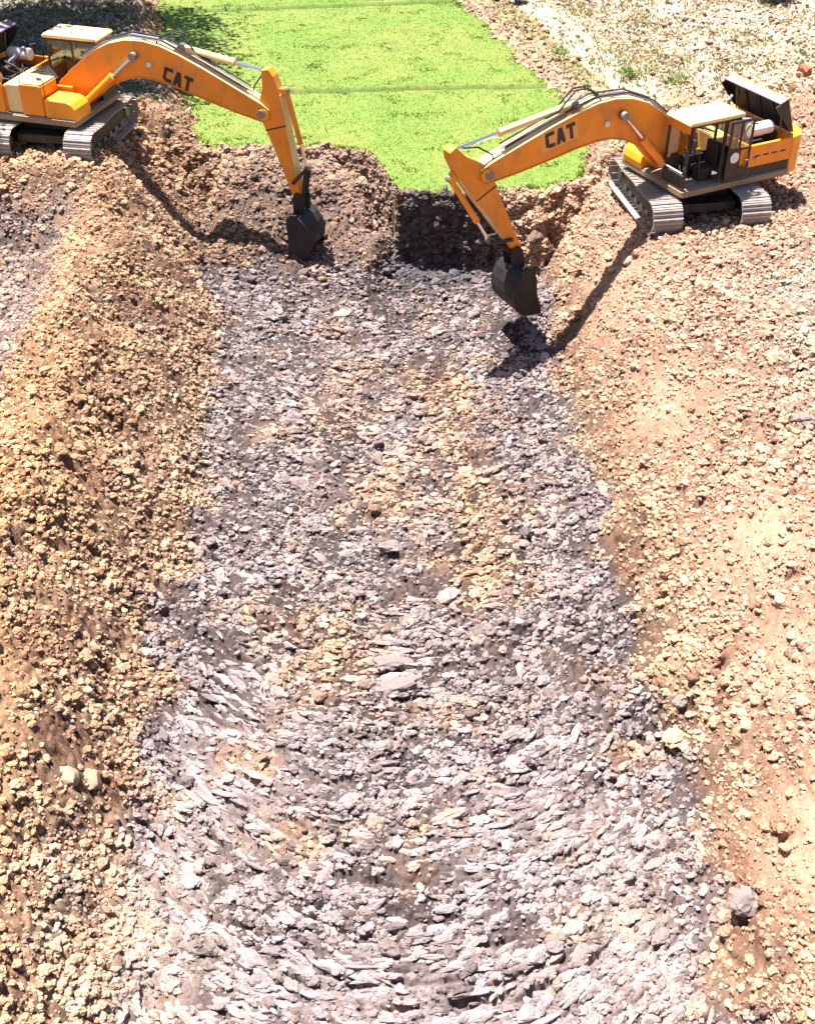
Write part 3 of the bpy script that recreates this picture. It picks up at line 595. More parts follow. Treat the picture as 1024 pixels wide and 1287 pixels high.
rock('pale_boulder', -4.82, 12.57, 0.19, 0.8, 0.4, M['rock'], 'pale yellowish boulder, left one of two touching boulders at the left bank foot', sink=0.5, seed=5, stretch=1.1)
rock('pale_boulder', -4.50, 12.74, 0.18, 0.95, 1.4, M['rock'], 'rounder pinkish boulder, right one of two touching boulders at the left bank foot', sink=0.5, seed=9)
rock('flat_rock', 5.50, 10.22, 0.20, 0.62, 0.1, M['claylump'], 'flat grey rock with a dark hollow below, foot of the right bank, bottom right', sink=-0.25, stretch=1.25, seed=12)
rock('sandy_clod', 5.27, 13.65, 0.19, 0.8, 0.7, M['sand'], 'big sandy lump at the foot of the right bank, behind the flat rock', cat='soil lump', sink=0.2, stretch=1.2, seed=15)
rock('pale_stone', 5.45, 14.28, 0.11, 0.7, 0.7, M['claylump'], 'small whitish stone just behind the big sandy lump on the right bank', sink=0.1, stretch=1.3, seed=18)
rock('clay_slab', 0.52, 19.6, 0.17, 0.6, 0.05, M['claylump'], 'grey clay slab alone in the middle of the pit floor with a dark gap beneath', cat='clay slab', sink=-0.3, stretch=1.5, seed=21)
rock('clay_ridge', 0.35, 16.22, 0.15, 0.45, 0.0, M['claylump'], 'long curved clay ridge above another in the centre of the floor, the farther one', cat='clay slab', sink=-0.2, stretch=2.4, seed=24)
rock('clay_ridge', 0.62, 15.62, 0.16, 0.45, 0.12, M['claylump'], 'long curved clay ridge in the centre of the floor, the nearer and larger one', cat='clay slab', sink=-0.2, stretch=3.0, seed=28)
rock('earth_lump', 0.75, 15.05, 0.13, 0.7, 0.2, M['brownlump'], 'brown lump of earth just in front of the two curved clay ridges mid-floor', cat='soil lump', sink=0.1, stretch=1.2, seed=30)
rock('earth_chunk', 5.12, 31.7, 0.20, 0.8, 0.9, M['brownlump'], 'big dark brown earth chunk behind the right bucket at the bank corner', cat='soil lump', sink=0.3, stretch=1.7, tilt=0.5, seed=34)
rock('dark_lump', 8.78, 19.5, 0.20, 0.7, 0.4, M['claylump'], 'dark lump at the right edge on top of the right bank', cat='soil lump', sink=0.1, stretch=1.2, seed=37)
rock('red_brown_stone', 14.25, 38.3, 0.15, 0.8, 0.4, M['rust'], 'red brown stone on the pale rubble behind the raised engine hood of the right excavator', sink=0.1, seed=40)
rock('orange_earth_lump', 14.85, 39.3, 0.26, 0.8, 0.4, M['rust'], 'rusty orange earth lump on the rubble near the upper right edge', cat='soil lump', sink=0.2, seed=43)

# ------------------------------------------------------------------ excavators
def rot2(p, a, o=(0, 0)):
    c, s = math.cos(a), math.sin(a); x, z = p[0] - o[0], p[1] - o[1]
    return (o[0] + c * x - s * z, o[1] + s * x + c * z)
def letters(mb_new, origin, ang, h, yface, sgn, flip):
    """black block letters C A T as thin film plates on a vertical side; flip: they read towards -x"""
    W = 0.66 * h; T = 0.235 * h; out = []
    shapes = {
        'C': [[(0.10, 0), (W - .0, 0), (W, T), (T, T), (T, h - T), (W, h - T), (W, h), (0.10 * 0 + 0.03, h), (0, h - 0.05), (0, 0.05)]],
        'A': [[(0, 0), (T, 0), (T * 1.35, h * 0.22), (W - T * 1.35, h * 0.22), (W - T, 0), (W, 0), (W * 0.72, h), (W * 0.28, h)]],
        'T': [[(W * 0.5 - T * 0.5, 0), (W * 0.5 + T * 0.5, 0), (W * 0.5 + T * 0.5, h - T), (W, h - T), (W, h), (0, h), (0, h - T), (W * 0.5 - T * 0.5, h - T)]]}
    for i, ch in enumerate('CAT'):
        mb = MB()
        for poly in shapes[ch]:
            pts = []
            for (x, z) in poly:
                x = x + i * (W + 0.10 * h) - 1.5 * W
                if flip: x = -x
                q = rot2((x, z - h / 2), ang); pts.append((origin[0] + q[0], origin[1] + q[1]))
            mb.prism(pts, yface, yface + sgn * 0.006)
        if ch == 'A':
            pass
        out.append(mb)
    return out

def cylinder(parent, a, b, frac, r, y, mat_b, nm='cylinder'):
    """hydraulic ram from a to b in the boom plane (x,z): barrel then chrome rod"""
    A = Vector((a[0], y, a[1])); B = Vector((b[0], y, b[1])); m = A.lerp(B, frac); e = A.lerp(B, frac + 0.02)
    bar = MB().tube([A, m], r, 14).tube([m, e], r * 1.18, 14).build(nm, mat_b, parent, smooth=False)
    rod = MB().tube([e, B], r * 0.52, 12).build('rod', M['chrome'], bar)
    ey = MB(); ey.tube([A + Vector((0, -r * 1.1, 0)), A + Vector((0, r * 1.1, 0))], r * 1.25, 14).tube([B + Vector((0, -r, 0)), B + Vector((0, r, 0))], r * 1.1, 14)
    ey.build('pin', M['steel'], bar)
    return bar

BOOM_TOP = [(0.12, 1.52), (0.2, 1.78), (0.55, 2.14), (0.95, 2.52), (1.4, 2.9), (1.85, 3.18), (2.35, 3.36), (2.85, 3.43), (3.35, 3.40), (3.9, 3.27), (4.6, 3.05), (5.5, 2.73), (6.35, 2.42), (6.58, 2.3)]
BOOM_BOT = [(6.62, 2.08), (6.45, 1.95), (5.6, 2.06), (4.6, 2.24), (3.9, 2.38), (3.35, 2.46), (2.9, 2.47), (2.45, 2.36), (1.9, 2.08), (1.3, 1.72), (0.75, 1.42), (0.42, 1.28), (0.2, 1.32)]
def excavator(name, loc, heading, track_rel, boom_rot, stick_ang, bucket_ang, label, door_open, text_at):
    root = empty(name, loc, heading, label, 'excavator', 'excavators digging at the far end of the pit')
    E0 = root
    # --- undercarriage, turned by track_rel under the house
    RT = Matrix.Rotation(track_rel, 4, 'Z')
    def under(o): o.matrix_local = RT @ o.matrix_local; return o
    cf = MB().box(-0.75, 0.75, -0.86, 0.86, 0.42, 0.78); cf.box(-1.25, -0.8, -0.86, 0.86, 0.38, 0.62).box(0.8, 1.25, -0.86, 0.86, 0.38, 0.62)
    cf.tube([(0, 0, 0.78), (0, 0, 1.0)], 0.62, 28)
    under(cf.build('track_frame', M['dark'], E0, 0.02))
    L2, r0 = 1.46, 0.40
    shoe_me = None
    for sy in (-1, 1):
        tr = MB(); tr.prism([(-1.45, 0.30), (1.45, 0.30), (1.5, 0.42), (1.35, 0.62), (-1.35, 0.62), (-1.5, 0.42)], sy * 1.2 - 0.17, sy * 1.2 + 0.17)
        track = under(tr.build('track', M['dark'], E0, 0.02))
        for xx, nm in ((-L2, 'sprocket'), (L2, 'idler')):
            w = MB().tube([(xx, sy * 1.2 - 0.10, 0.45), (xx, sy * 1.2 + 0.10, 0.45)], 0.335, 20).tube([(xx, sy * 1.2 - 0.22, 0.45), (xx, sy * 1.2 + 0.22, 0.45)], 0.15, 16)
            w.build(nm, M['steel'], track, 0.015)
        for k in range(6):
            xx = -1.1 + 0.44 * k
            MB().tube([(xx, sy * 1.2 - 0.14, 0.19), (xx, sy * 1.2 + 0.14, 0.19)], 0.11, 12).build('roller', M['steel'], track)
        for xx in (-0.5, 0.5): MB().tube([(xx, sy * 1.2 - 0.12, 0.74), (xx, sy * 1.2 + 0.12, 0.74)], 0.08, 12).build('carrier_roller', M['steel'], track)
        per = 4 * L2 + 2 * math.pi * r0; nsh = 42; pitch = per / nsh
        for k in range(nsh):
            d = k * pitch
            if d < 2 * L2: px, pz, a = -L2 + d, 0.45 + r0, 0.0; pz -= 0.035 * math.sin(math.pi * d / L2) ** 2
            elif d < 2 * L2 + math.pi * r0: t = (d - 2 * L2) / r0; px, pz, a = L2 + r0 * math.sin(t), 0.45 + r0 * math.cos(t), t
            elif d < 4 * L2 + math.pi * r0: dd = d - 2 * L2 - math.pi * r0; px, pz, a = L2 - dd, 0.45 - r0, math.pi
            else: t = (d - 4 * L2 - math.pi * r0) / r0; px, pz, a = -L2 - r0 * math.sin(t), 0.45 - r0 * math.cos(t), math.pi + t
            if shoe_me is None:
                s_ = MB(); hw = 0.40
                s_.prism([(-pitch * .47, 0), (pitch * .47, 0), (pitch * .47, 0.022), (pitch * .36, 0.026), (pitch * .33, 0.055), (pitch * .25, 0.055), (pitch * .22, 0.026), (-pitch * .1, 0.024), (-pitch * .13, 0.042), (-pitch * .20, 0.042), (-pitch * .23, 0.024), (-pitch * .47, 0.02)], -hw, hw)
                s_.box(-pitch * .45, pitch * .45, -0.13, -0.07, -0.09, 0.0).box(-pitch * .45, pitch * .45, 0.07, 0.13, -0.09, 0.0)
                so = s_.build('track_shoe', M['shoe'], track); shoe_me = so.data
            else:
                so = bpy.data.objects.new('track_shoe', shoe_me); COL.objects.link(so); so.parent = track
            so.location = (px, sy * 1.2, pz); so.rotation_euler = (0, a, 0)
    # --- turntable deck
    dk = MB(); dk.box(-2.25, 1.22, -1.28, 1.28, 1.02, 1.16); deck = dk.build('deck', M['grey'], E0, 0.015)
    sk = MB(); sk.box(-2.2, 1.26, 1.285, 1.33, 0.98, 1.14).box(-2.2, 1.26, -1.33, -1.285, 0.98, 1.14).box(1.225, 1.27, -1.28, 1.28, 0.98, 1.12); sk.build('deck_rim', M['rim'], deck, 0.01)
    MB().box(0.0, 0.72, -0.34, -0.26, 1.165, 1.75).box(0.0, 0.72, 0.26, 0.34, 1.165, 1.75).build('boom_bracket', M['orange'], deck, 0.02)
    # --- counterweight, rounded behind
    pts = [(-2.2, -1.3), (-2.55, -1.22), (-2.78, -0.95), (-2.9, -0.5), (-2.93, 0), (-2.9, 0.5), (-2.78, 0.95), (-2.55, 1.22), (-2.2, 1.3)]
    MB().plan(pts, 0.98, 2.0).build('counterweight', M['orange2'], E0, 0.05, seg=3)
    # --- engine bay: side panels and open top
    eb = MB(); eb.box(-2.19, -0.50, 1.20, 1.29, 1.40, 1.98).box(-2.19, -0.95, -1.29, -1.20, 1.17, 1.98).box(-0.98, -0.90, -1.19, 1.19, 1.17, 1.90)
    bay = eb.build('engine_side_panel', M['orange'], E0, 0.015)
    MB().box(-2.19, -0.50, 1.19, 1.275, 1.165, 1.39).build('lower_side_panel', M['dark'], E0, 0.01)
    MB().box(-0.895, -0.42, -1.19, 0.36, 1.17, 1.96).build('hydraulic_tank_cover', M['cream'], E0, 0.03)
    for k in range(4): MB().box(-2.0 + 0.28 * k, -1.82 + 0.28 * k, 1.291, 1.297, 1.66, 1.70).build('vent_slot', M['dark'], bay)
    MB().box(-1.05, -0.93, 1.292, 1.31, 1.62, 1.66).build('panel_latch', M['steel'], bay)
    en = MB(); en.box(-2.0, -1.15, -0.55, 0.55, 1.18, 1.86).box(-1.9, -1.3, -0.3, 0.3, 1.86, 2.08).box(-2.12, -2.02, -0.75, 0.75, 1.25, 2.0).box(-1.75, -1.2, 0.58, 0.95, 1.3, 1.8)
    eng = en.build('engine', M['dark'], E0, 0.02)
    MB().tube([(-1.85, 0.75, 2.16), (-1.15, 0.75, 2.16)], 0.17, 18).build('air_cleaner', M['white'], eng, 0.02)
    MB().tube([(-1.3, 0.72, 2.3), (-1.25, 0.6, 2.38), (-1.25, 0.3, 2.3), (-1.5, 0.1, 2.1)], 0.05, 10).build('air_pipe', M['lilac'], eng)
    MB().tube([(-1.6, -0.7, 1.8), (-1.6, -0.7, 2.45), (-1.7, -0.7, 2.55)], 0.055, 12).build('exhaust_pipe', M['steel'], eng)
    MB().tube([(-1.7, -0.95, 2.02), (-1.15, -0.95, 2.02)], 0.15, 16).build('muffler', M['steel'], eng, 0.01)
    for k in range(3): MB().tube([(-1.95, -0.35 + .3 * k, 2.02), (-1.6, -0.3 + .25 * k, 2.2), (-1.2, -0.4 + .35 * k, 2.05), (-1.0, -0.2 + .1 * k, 1.9)], 0.028, 8).build('engine_hose', M['black'], eng)
    # --- raised engine hood, hinged on the counterweight
    hm = Matrix.Translation((-2.32, 0, 2.03)) @ Matrix.Rotation(math.radians(-68), 4, 'Y')
    hd = MB(); hd.box(0.0, 1.02, -1.12, 1.12, 0.0, 0.03, hm); hood = hd.build('engine_hood', M['orange2'], E0, 0.01)
    li = MB(); li.box(0.03, 0.98, -1.09, 1.09, -0.05, -0.002, hm); [li.prism([(0.0, -.001), (0.98, -.001), (0.98, -.40), (0.15, -.12)], yy, yy + .03, hm) for yy in (-1.12, 1.09)]; li.build('hood_lining', M['dark'], hood)
    MB().box(0.985, 1.02, -1.12, 1.12, -0.26, -0.001, hm).build('hood_lip', M['lilac'], hood, 0.008)
    for k in (-0.55, 0.0, 0.55): MB().box(0.1, 0.95, k - 0.03, k + 0.03, -0.09, -0.052, hm).build('hood_rib', M['black'], hood)
    for sy in (-0.9, 0.9): MB().tube([(-2.1, sy, 1.95), hm @ Vector((0.75, sy, -0.06))], 0.018, 8).build('hood_stay', M['steel'], hood)
    MB().tube([(-0.85, 0.9, 1.98), (-0.85, 0.95, 2.25), (-1.0, 0.95, 2.42), (-1.3, 0.9, 2.38)], 0.022, 8).build('hose', M['black'], E0)
    # --- right-hand tank and tool box
    MB().prism([(-0.40, 1.165), (0.28, 1.165), (0.30, 1.98), (0.22, 2.02), (-0.40, 2.02)], -1.27, -0.42).build('fuel_tank', M['orange'], E0, 0.03)
    MB().box(-0.39, 0.26, -1.24, -0.45, 2.021, 2.035).build('tank_top_plate', M['cream'], E0)
    MB().prism([(0.315, 1.165), (1.16, 1.0), (1.26, 1.10), (1.30, 1.28), (1.26, 1.45), (1.16, 1.58), (1.02, 1.64), (0.315, 1.66)], -1.27, -0.47).build('tool_box', M['orange2'], E0, 0.03)
    MB().tube([(0.02, -0.85, 2.035), (0.02, -0.85, 2.09)], 0.07, 14).build('filler_cap', M['dark'], E0)
    MB().tube([(0.36, -1.2, 1.66), (0.36, -1.2, 2.15), (-0.3, -1.2, 2.4), (-0.38, -1.2, 2.03)], 0.016, 8).build('handrail', M['dark'], E0)
    for k in range(5): MB().tube([(0.2, -0.36 + .05 * k, 1.9), (-0.1, -0.3 + .06 * k, 2.05 + .03 * k), (-0.55, -0.3 + .1 * k, 2.02)], 0.022, 8).build('hose', M['black'], E0)
    # --- cab
    cx0, cx1, cy0, cy1, z0, z1 = -0.36, 1.24, 0.38, 1.27, 1.17, 2.82
    fr = MB(); pw = 0.06
    for (xx, yy, w) in ((cx1 - pw, cy0, pw), (cx1 - pw, cy1 - pw, pw), (cx0, cy0, pw), (cx0, cy1 - pw, pw), (0.04, cy1 - pw, 0.09), (0.42, cy0, 0.06)): fr.box(xx, xx + w, yy, yy + pw, z0, z1)
    fr.box(cx0 + pw + .001, cx1 - pw - .001, cy0 + .003, cy0 + .045, z0, 1.72).box(cx0 + .003, cx0 + 0.05, cy0 + pw + .001, cy1 - pw - .001, z0, 1.95)
    fr.box(cx0 + pw + .001, 0.039, cy1 - 0.05, cy1 - 0.005, z0, 1.95)
    fr.box(cx1 - 0.05, cx1 - 0.005, cy0 + pw + .001, cy1 - pw - .001, z0, 1.52)
    fr.box(cx0, cx1, cy0 + .002, cy0 + .05, z1 - 0.07, z1 - .001).box(cx0, cx1, cy1 - 0.05, cy1 - .002, z1 - 0.07, z1 - .001)
    cab = fr.build('cab_frame', M['dark'], E0, 0.01)
    MB().prism([(cx0 - .06, z1), (cx1 + .05, z1), (cx1 + .09, z1 + .04), (cx1 + .02, z1 + .10), (cx0 - .02, z1 + .11), (cx0 - .07, z1 + .06)], cy0 - .05, cy1 + .05).build('cab_roof', M['cream'], cab, 0.03, seg=3)
    MB().box(cx1 - .03, cx1 + .03, cy0 + .01, cy1 - .01, z1 - .20, z1 - .003).build('front_visor', M['orange'], cab, 0.01)
    MB().box(cx0 + .02, cx0 + .028, cy0 + .07, cy1 - .07, 1.96, z1 - .08).build('rear_window', M['glass'], cab)
    MB().box(cx0 + .07, 0.41, cy0 + .02, cy0 + .028, 1.73, z1 - .08).build('side_window', M['glass'], cab)
    MB().box(0.49, cx1 - .07, cy0 + .02, cy0 + .028, 1.73, z1 - .08).build('side_window', M['glass'], cab)
    MB().box(cx0 + .07, 0.035, cy1 - .03, cy1 - .022, 1.96, z1 - .08).build('side_window', M['glass'], cab)
    MB().box(0.0, 0.55, 0.6, 1.05, 1.40, 1.52).box(-0.02, 0.10, 0.6, 1.05, 1.52, 2.12).box(0.1, 0.5, 0.66, 1.0, 1.18, 1.39).build('operator_seat', M['black'], cab, 0.03)
    MB().box(0.1, 0.7, 0.46, 0.57, 1.18, 1.72).build('control_console', M['dark'], cab, 0.02)
    for yy in (0.52, 1.12): MB().tube([(0.62, yy, 1.7 if yy < 1 else 1.2), (0.72, yy, 1.95)], 0.018, 8).build('control_lever', M['black'], cab)
    for yy in (0.72, 0.9): MB().tube([(0.9, yy, 1.18), (0.98, yy, 1.6)], 0.014, 8).build('pedal_lever', M['white'], cab)
    MB().tube([(1.27, 0.44, 1.6), (1.27, 1.2, 1.6)], 0.018, 8).build('front_rail', M['white'], cab)
    MB().tube([(1.26, 1.32, 1.9), (1.26, 1.34, 2.55)], 0.016, 8).build('handrail', M['dark'], cab)
    mi = MB().box(1.2, 1.25, 1.34, 1.52, 2.25, 2.55).build('side_mirror', M['black'], cab, 0.01); mi.rotation_euler = (0, 0, 0)
    if door_open:
        dr = MB(); y0_, y1_ = 1.345, 1.385; xa, xb = 0.02, -0.72
        for (a, b, c, d) in ((xb, xa, 1.2, 1.27), (xb, xa, 2.70, 2.77), (xb, xb + .06, 1.271, 2.699), (xa - .06, xa, 1.271, 2.699), (xb + .061, xa - .061, 1.98, 2.04), (-0.36, -0.31, 2.041, 2.699)):
            dr.box(a, b, y0_, y1_, c, d)
        dr.box(xb + .061, xa - .061, y0_ + .008, y1_ - .008, 1.271, 1.50); dr.box(-0.36, xa - .061, y0_ + .008, y1_ - .008, 1.501, 1.979)
        door = dr.build('cab_door', M['dark'], E0, 0.006)
        MB().box(xb + .062, -0.361, y0_ + .015, y0_ + .022, 2.041, 2.698).build('door_pane', M['glass'], door)
        MB().box(-0.309, xa - .062, y0_ + .015, y0_ + .022, 2.041, 2.698).build('door_pane', M['glass'], door)
        MB().tube([(-0.20, y1_ + .001, 1.82), (-0.20, y1_ + .03, 1.82)], 0.14, 20).build('round_cover', M['white'], door, 0.01)
        MB().box(-0.68, -0.54, y1_, y1_ + .03, 1.66, 1.70).build('door_handle', M['steel'], door)
    # --- boom
    fo = (0.35, 1.5)
    B = lambda p: rot2(p, boom_rot, fo)
    hw = 0.21
    out = [B(p) for p in BOOM_TOP + BOOM_BOT]
    boom = MB().prism(out, -hw, hw).build('boom', M['orange'], E0, 0.012)
    tp = MB()
    for i in range(2, len(BOOM_TOP) - 1):
        a, b = B(BOOM_TOP[i]), B(BOOM_TOP[i + 1]); d = Vector((b[0] - a[0], b[1] - a[1])).normalized(); nn_ = (-d[1] * .02, d[0] * .02)
        tp.prism([a, b, (b[0] + nn_[0], b[1] + nn_[1]), (a[0] + nn_[0], a[1] + nn_[1])], -hw - .03, hw + .03)
    bf = tp.build('boom_top_plate', M['cream'], boom)
    tp = MB()
    for i in range(0, len(BOOM_BOT) - 3):
        a, b = B(BOOM_BOT[i]), B(BOOM_BOT[i + 1]); d = Vector((b[0] - a[0], b[1] - a[1])).normalized(); nn_ = (-d[1] * .02, d[0] * .02)
        tp.prism([a, b, (b[0] + nn_[0], b[1] + nn_[1]), (a[0] + nn_[0], a[1] + nn_[1])], -hw - .025, hw + .025)
    tp.build('boom_bottom_plate', M['orange2'], boom)
    for (px, pz, r) in ((2.62, 3.02, .09), (3.05, 2.86, .07), (6.36, 2.16, .12)):
        q = B((px, pz)); MB().tube([(q[0], -hw - .07, q[1]), (q[0], hw + .07, q[1])], r, 16).build('pin', M['white'] if r < .1 else M['steel'], boom, 0.008)
    elbow = B((6.42, 2.15))
    for sy in (-1, 1):
        ys = sy * (hw + 0.006)
        tx = text_at; a_ = boom_rot + math.radians(-12 if sy < 0 else -12)
        c = B(tx)
        if sy > 0:
            pl = [rot2(p, a_) for p in ((-.52, -.24), (.52, -.24), (.52, .24), (-.52, .24))]
            MB().prism([(c[0] + p[0], c[1] + p[1]) for p in pl], sy * (hw + .0005), sy * (hw + .004)).build('boom_decal', M['decal'], boom)
        for mb in letters(None, c, a_, 0.40, ys, sy, flip=(sy > 0)): mb.build('boom_letter', M['letter'], boom)
        for k, dz in enumerate((0.0, 0.05)):
            pts = [B(p) for p in ((0.9, 2.58 + dz), (1.6, 3.14 + dz), (2.4, 3.46 + dz), (3.4, 3.50 + dz), (4.6, 3.14 + dz), (5.9, 2.68 + dz))]
            MB().tube([(p[0], sy * (0.10 + .04 * k), p[1]) for p in pts], 0.022, 8).build('hydraulic_line', M['black'] if k else M['lilac'], boom)
    # hose loop above the boom top
    pts = [B(p) for p in ((3.2, 3.44), (3.35, 3.62), (3.65, 3.78), (3.95, 3.78), (4.15, 3.6), (4.4, 3.35), (4.8, 3.25))]
    for yy in (-0.07, 0.09): MB().tube([(p[0], yy, p[1]) for p in pts], 0.025, 8).build('hose', M['black'], boom)
    # boom rams, one each side
    for sy in (-1, 1):
        c_ = cylinder(E0, (0.80, 1.12), B((2.62, 3.02)), 0.62, 0.10, sy * 0.33, M['orange'], 'boom_cylinder')
    # --- stick
    u = (math.cos(stick_ang), math.sin(stick_ang)); w = (u[1], -u[0])
    if w[0] > 0: w = (-w[0], -w[1])                     # towards the machine
    top = (elbow[0] - 1.06 * u[0] - 0.34 * w[0], elbow[1] - 1.06 * u[1] - 0.34 * w[1])
    S = lambda s, q: (top[0] + s * u[0] + q * w[0], top[1] + s * u[1] + q * w[1])
    ol = [(-0.10, -0.10), (-0.10, 0.10), (0.35, 0.20), (0.75, 0.42), (1.06, 0.52), (1.35, 0.44), (2.0, 0.32), (3.0, 0.17), (3.42, 0.12), (3.52, 0.0), (3.42, -0.12), (3.0, -0.14), (2.0, -0.18), (1.2, -0.24), (0.6, -0.26), (0.1, -0.20)]
    stick = MB().prism([S(*p) for p in ol], -0.17, 0.17).build('stick', M['orange'], E0, 0.012)
    ob = [(3.0, -0.14), (2.0, -0.18), (1.2, -0.24), (0.6, -0.26)]; tp = MB()
    for a, b in zip(ob[:-1], ob[1:]): tp.prism([S(*a), S(*b), S(b[0], b[1] - .02), S(a[0], a[1] - .02)], -.19, .19)
    tp.build('stick_back_plate', M['cream'], stick)
    wr = MB(); wr.prism([S(1.42, -.235), S(1.46, -.235), S(1.52, .42), S(1.48, .42)], -.176, .176); wr.build('weld_band', M['dark'], stick)
    hosep = [S(*p) for p in ((0.1, 0.25), (0.35, 0.55), (0.8, 0.75), (1.1, 0.62))]
    MB().tube([(p[0], 0.1, p[1]) for p in hosep], 0.022, 8).build('hose', M['black'], stick)
    for sy in (-1, 1):
        q = elbow; MB().tube([(q[0], sy * .215, q[1]), (q[0], sy * .26, q[1])], 0.17, 18).build('pin_boss', M['orange2'], stick, 0.01)
    br = B((3.95, 3.42)); MB().prism([B((3.7, 3.32)), B((4.2, 3.18)), B((4.02, 3.5)), B((3.88, 3.5))], -.10, .10).build('ram_bracket', M['orange'], boom)
    cylinder(E0, br, S(0.0, 0.0), 0.60, 0.095, 0.0, M['cream'], 'stick_cylinder')
    # --- bucket ram and linkage
    be = S(2.72, -0.46); cylinder(E0, S(0.55, -0.40), be, 0.66, 0.075, 0.0, M['orange'], 'bucket_cylinder')
    MB().prism([S(0.45, -.25), S(0.70, -.25), S(0.60, -.46), S(0.5, -.46)], -.1, .1).build('ram_bracket', M['orange'], stick)
    pin = S(3.42, 0.0); Kp = lambda p: (lambda q: (pin[0] + q[0], pin[1] + q[1]))(rot2((p[0] * 0.60 - 0.03, p[1] * 0.82 - 0.44), bucket_ang))
    bB = Kp((0.38, 0.52))
    for sy in (-1, 1):
        MB().tube([(be[0], sy * .21, be[1]), (S(3.05, 0)[0], sy * .21, S(3.05, 0)[1])], 0.05, 8).build('link_arm', M['dark'], stick)
        MB().tube([(be[0], sy * .14, be[1]), (bB[0], sy * .14, bB[1])], 0.055, 8).build('link_arm', M['bucket'], stick)
    prof = [(0.26, -0.10), (0.52, -0.28), (0.74, -0.55), (0.84, -0.88), (0.78, -1.20), (0.55, -1.48), (0.20, -1.64), (-0.20, -1.70), (-0.50, -1.70)]
    bw = 0.56; bk = MB()
    side = [Kp(p) for p in [(-0.34, -0.16), (-0.10, 0.02), (0.20, 0.02)] + prof + [(-0.50, -1.55), (-0.36, -0.95), (-0.40, -0.45)]]
    for sy in (-1, 1): bk.prism(side, sy * bw - .02, sy * bw + .02)
    for a, b in zip(prof[:-1], prof[1:]):
        d = Vector((b[0] - a[0], b[1] - a[1])).normalized(); n_ = (d[1] * .035, -d[0] * .035)
        if n_[0] * (0.1 - a[0]) + n_[1] * (-0.8 - a[1]) < 0: n_ = (-n_[0], -n_[1])
        bk.prism([Kp(a), Kp(b), Kp((b[0] + n_[0], b[1] + n_[1])), Kp((a[0] + n_[0], a[1] + n_[1]))], -bw + .021, bw - .021)
    bk.prism([Kp((-0.34, -0.16)), Kp((-0.10, 0.0)), Kp((0.25, -0.10)), Kp((0.2, -.14)), Kp((-0.3, -.2))], -bw + .021, bw - .021)
    bucket = bk.build('bucket', M['bucket'], E0, 0.008)
    for sy in (-1, 1): MB().prism([Kp(p) for p in ((-0.16, 0.0), (-0.12, 0.50), (0.04, 0.66), (0.38, 0.62), (0.48, 0.44), (0.40, -0.1), (-.1, -.1))], sy * .22 - .02, sy * .22 + .02).build('bucket_ear', M['bucket'], bucket)
    for k in range(5):
        yy = -0.46 + 0.23 * k
        MB().prism([Kp(p) for p in ((-0.36, -1.67), (-0.36, -1.74), (-0.72, -1.76), (-0.56, -1.66))], yy - .045, yy + .045).build('bucket_tooth', M['steel'], bucket)
    MB().prism([Kp(p) for p in ((-0.28, -1.705), (-0.55, -1.705), (-0.55, -1.735), (-0.28, -1.735))], -bw - .03, bw + .03).build('cutting_edge', M['steel'], bucket)
    return root
hR = math.atan2(-0.415, -0.91); hL = math.atan2(-0.33, 0.94)
excavator('excavator', (8.9, 30.4, 2.93), hR, math.atan2(.99, -.13) - hR, 0.0, math.radians(236), math.radians(-8),
          'orange excavator on the right bank with its cab door open and dark engine hood raised', True, (4.42, 2.78))
excavator('excavator', (-8.5, 34.9, 3.36), hL, math.atan2(.97, .22) - hL, math.radians(-6.1), math.radians(281.5), math.radians(4),
          'orange excavator on the left bank, cut off by the left edge of the picture', False, (3.85, 2.62))

# ------------------------------------------------------------------ shrubs and the tree that shades the upper left
def leafy(name, loc, w, h, nleaf, leaf, label, cat, seed, material, stems=7, group=None):
    rnd = random.Random(seed); root = empty(name, loc, rnd.uniform(0, 6), label, cat, group)
    st = MB(); tips = []
    for k in range(stems):
        a = rnd.uniform(0, 6.28); r = rnd.uniform(0.2, 0.8) * w; t = Vector((math.cos(a) * r, math.sin(a) * r, h * rnd.uniform(0.6, 0.95)))
        st.tube([(0, 0, -0.05), t * 0.5 + Vector((0, 0, 0.1 * h)), t], [0.02 * h + .01, 0.014 * h + .006, 0.004], 5); tips.append(t)
    st.build('stem', M['bark'], root)
    vs_, fs = [], []
    cl = [(t * rnd.uniform(0.55, 1.0), rnd.uniform(0.18, 0.38) * w) for t in tips for _ in range(3)]
    for k in range(nleaf):
        c, rr = rnd.choice(cl); d = Vector((rnd.gauss(0, 1), rnd.gauss(0, 1), rnd.gauss(0, .8))).normalized() * rr * rnd.uniform(0.5, 1.1)
        p = c + d
        if p.z < 0.02: p.z = 0.02 + rnd.random() * 0.1
        e = Euler((rnd.uniform(-.9, .9), rnd.uniform(-.9, .9), rnd.uniform(0, 6.3))); l = leaf * rnd.uniform(0.6, 1.3); i = len(vs_)
        for q in ((-l, 0, 0), (0, -l * .42, l * .12), (l, 0, -l * .1), (0, l * .42, l * .12)): vs_.append(p + e.to_matrix() @ Vector(q))
        fs.append((i, i + 1, i + 2, i + 3))
    me = bpy.data.meshes.new('foliage'); me.from_pydata(vs_, [], fs); me.materials.append(material)
    o = bpy.data.objects.new('foliage', me); COL.objects.link(o); o.parent = root
    return root
def gl(x, y): return (x, y, gz(x, y) - 0.03)
leafy('shrub', gl(6.68, 50.9), 0.55, 0.55, 900, 0.07, 'dark green low shrub at the top edge of the picture, right beyond the field corner', 'shrub', 1, M['leaf'])
leafy('shrub', gl(5.8, 51.4), 0.35, 0.4, 500, 0.06, 'small dark bush at the top edge beside the field corner, left of the larger shrub', 'shrub', 2, M['leaf'])
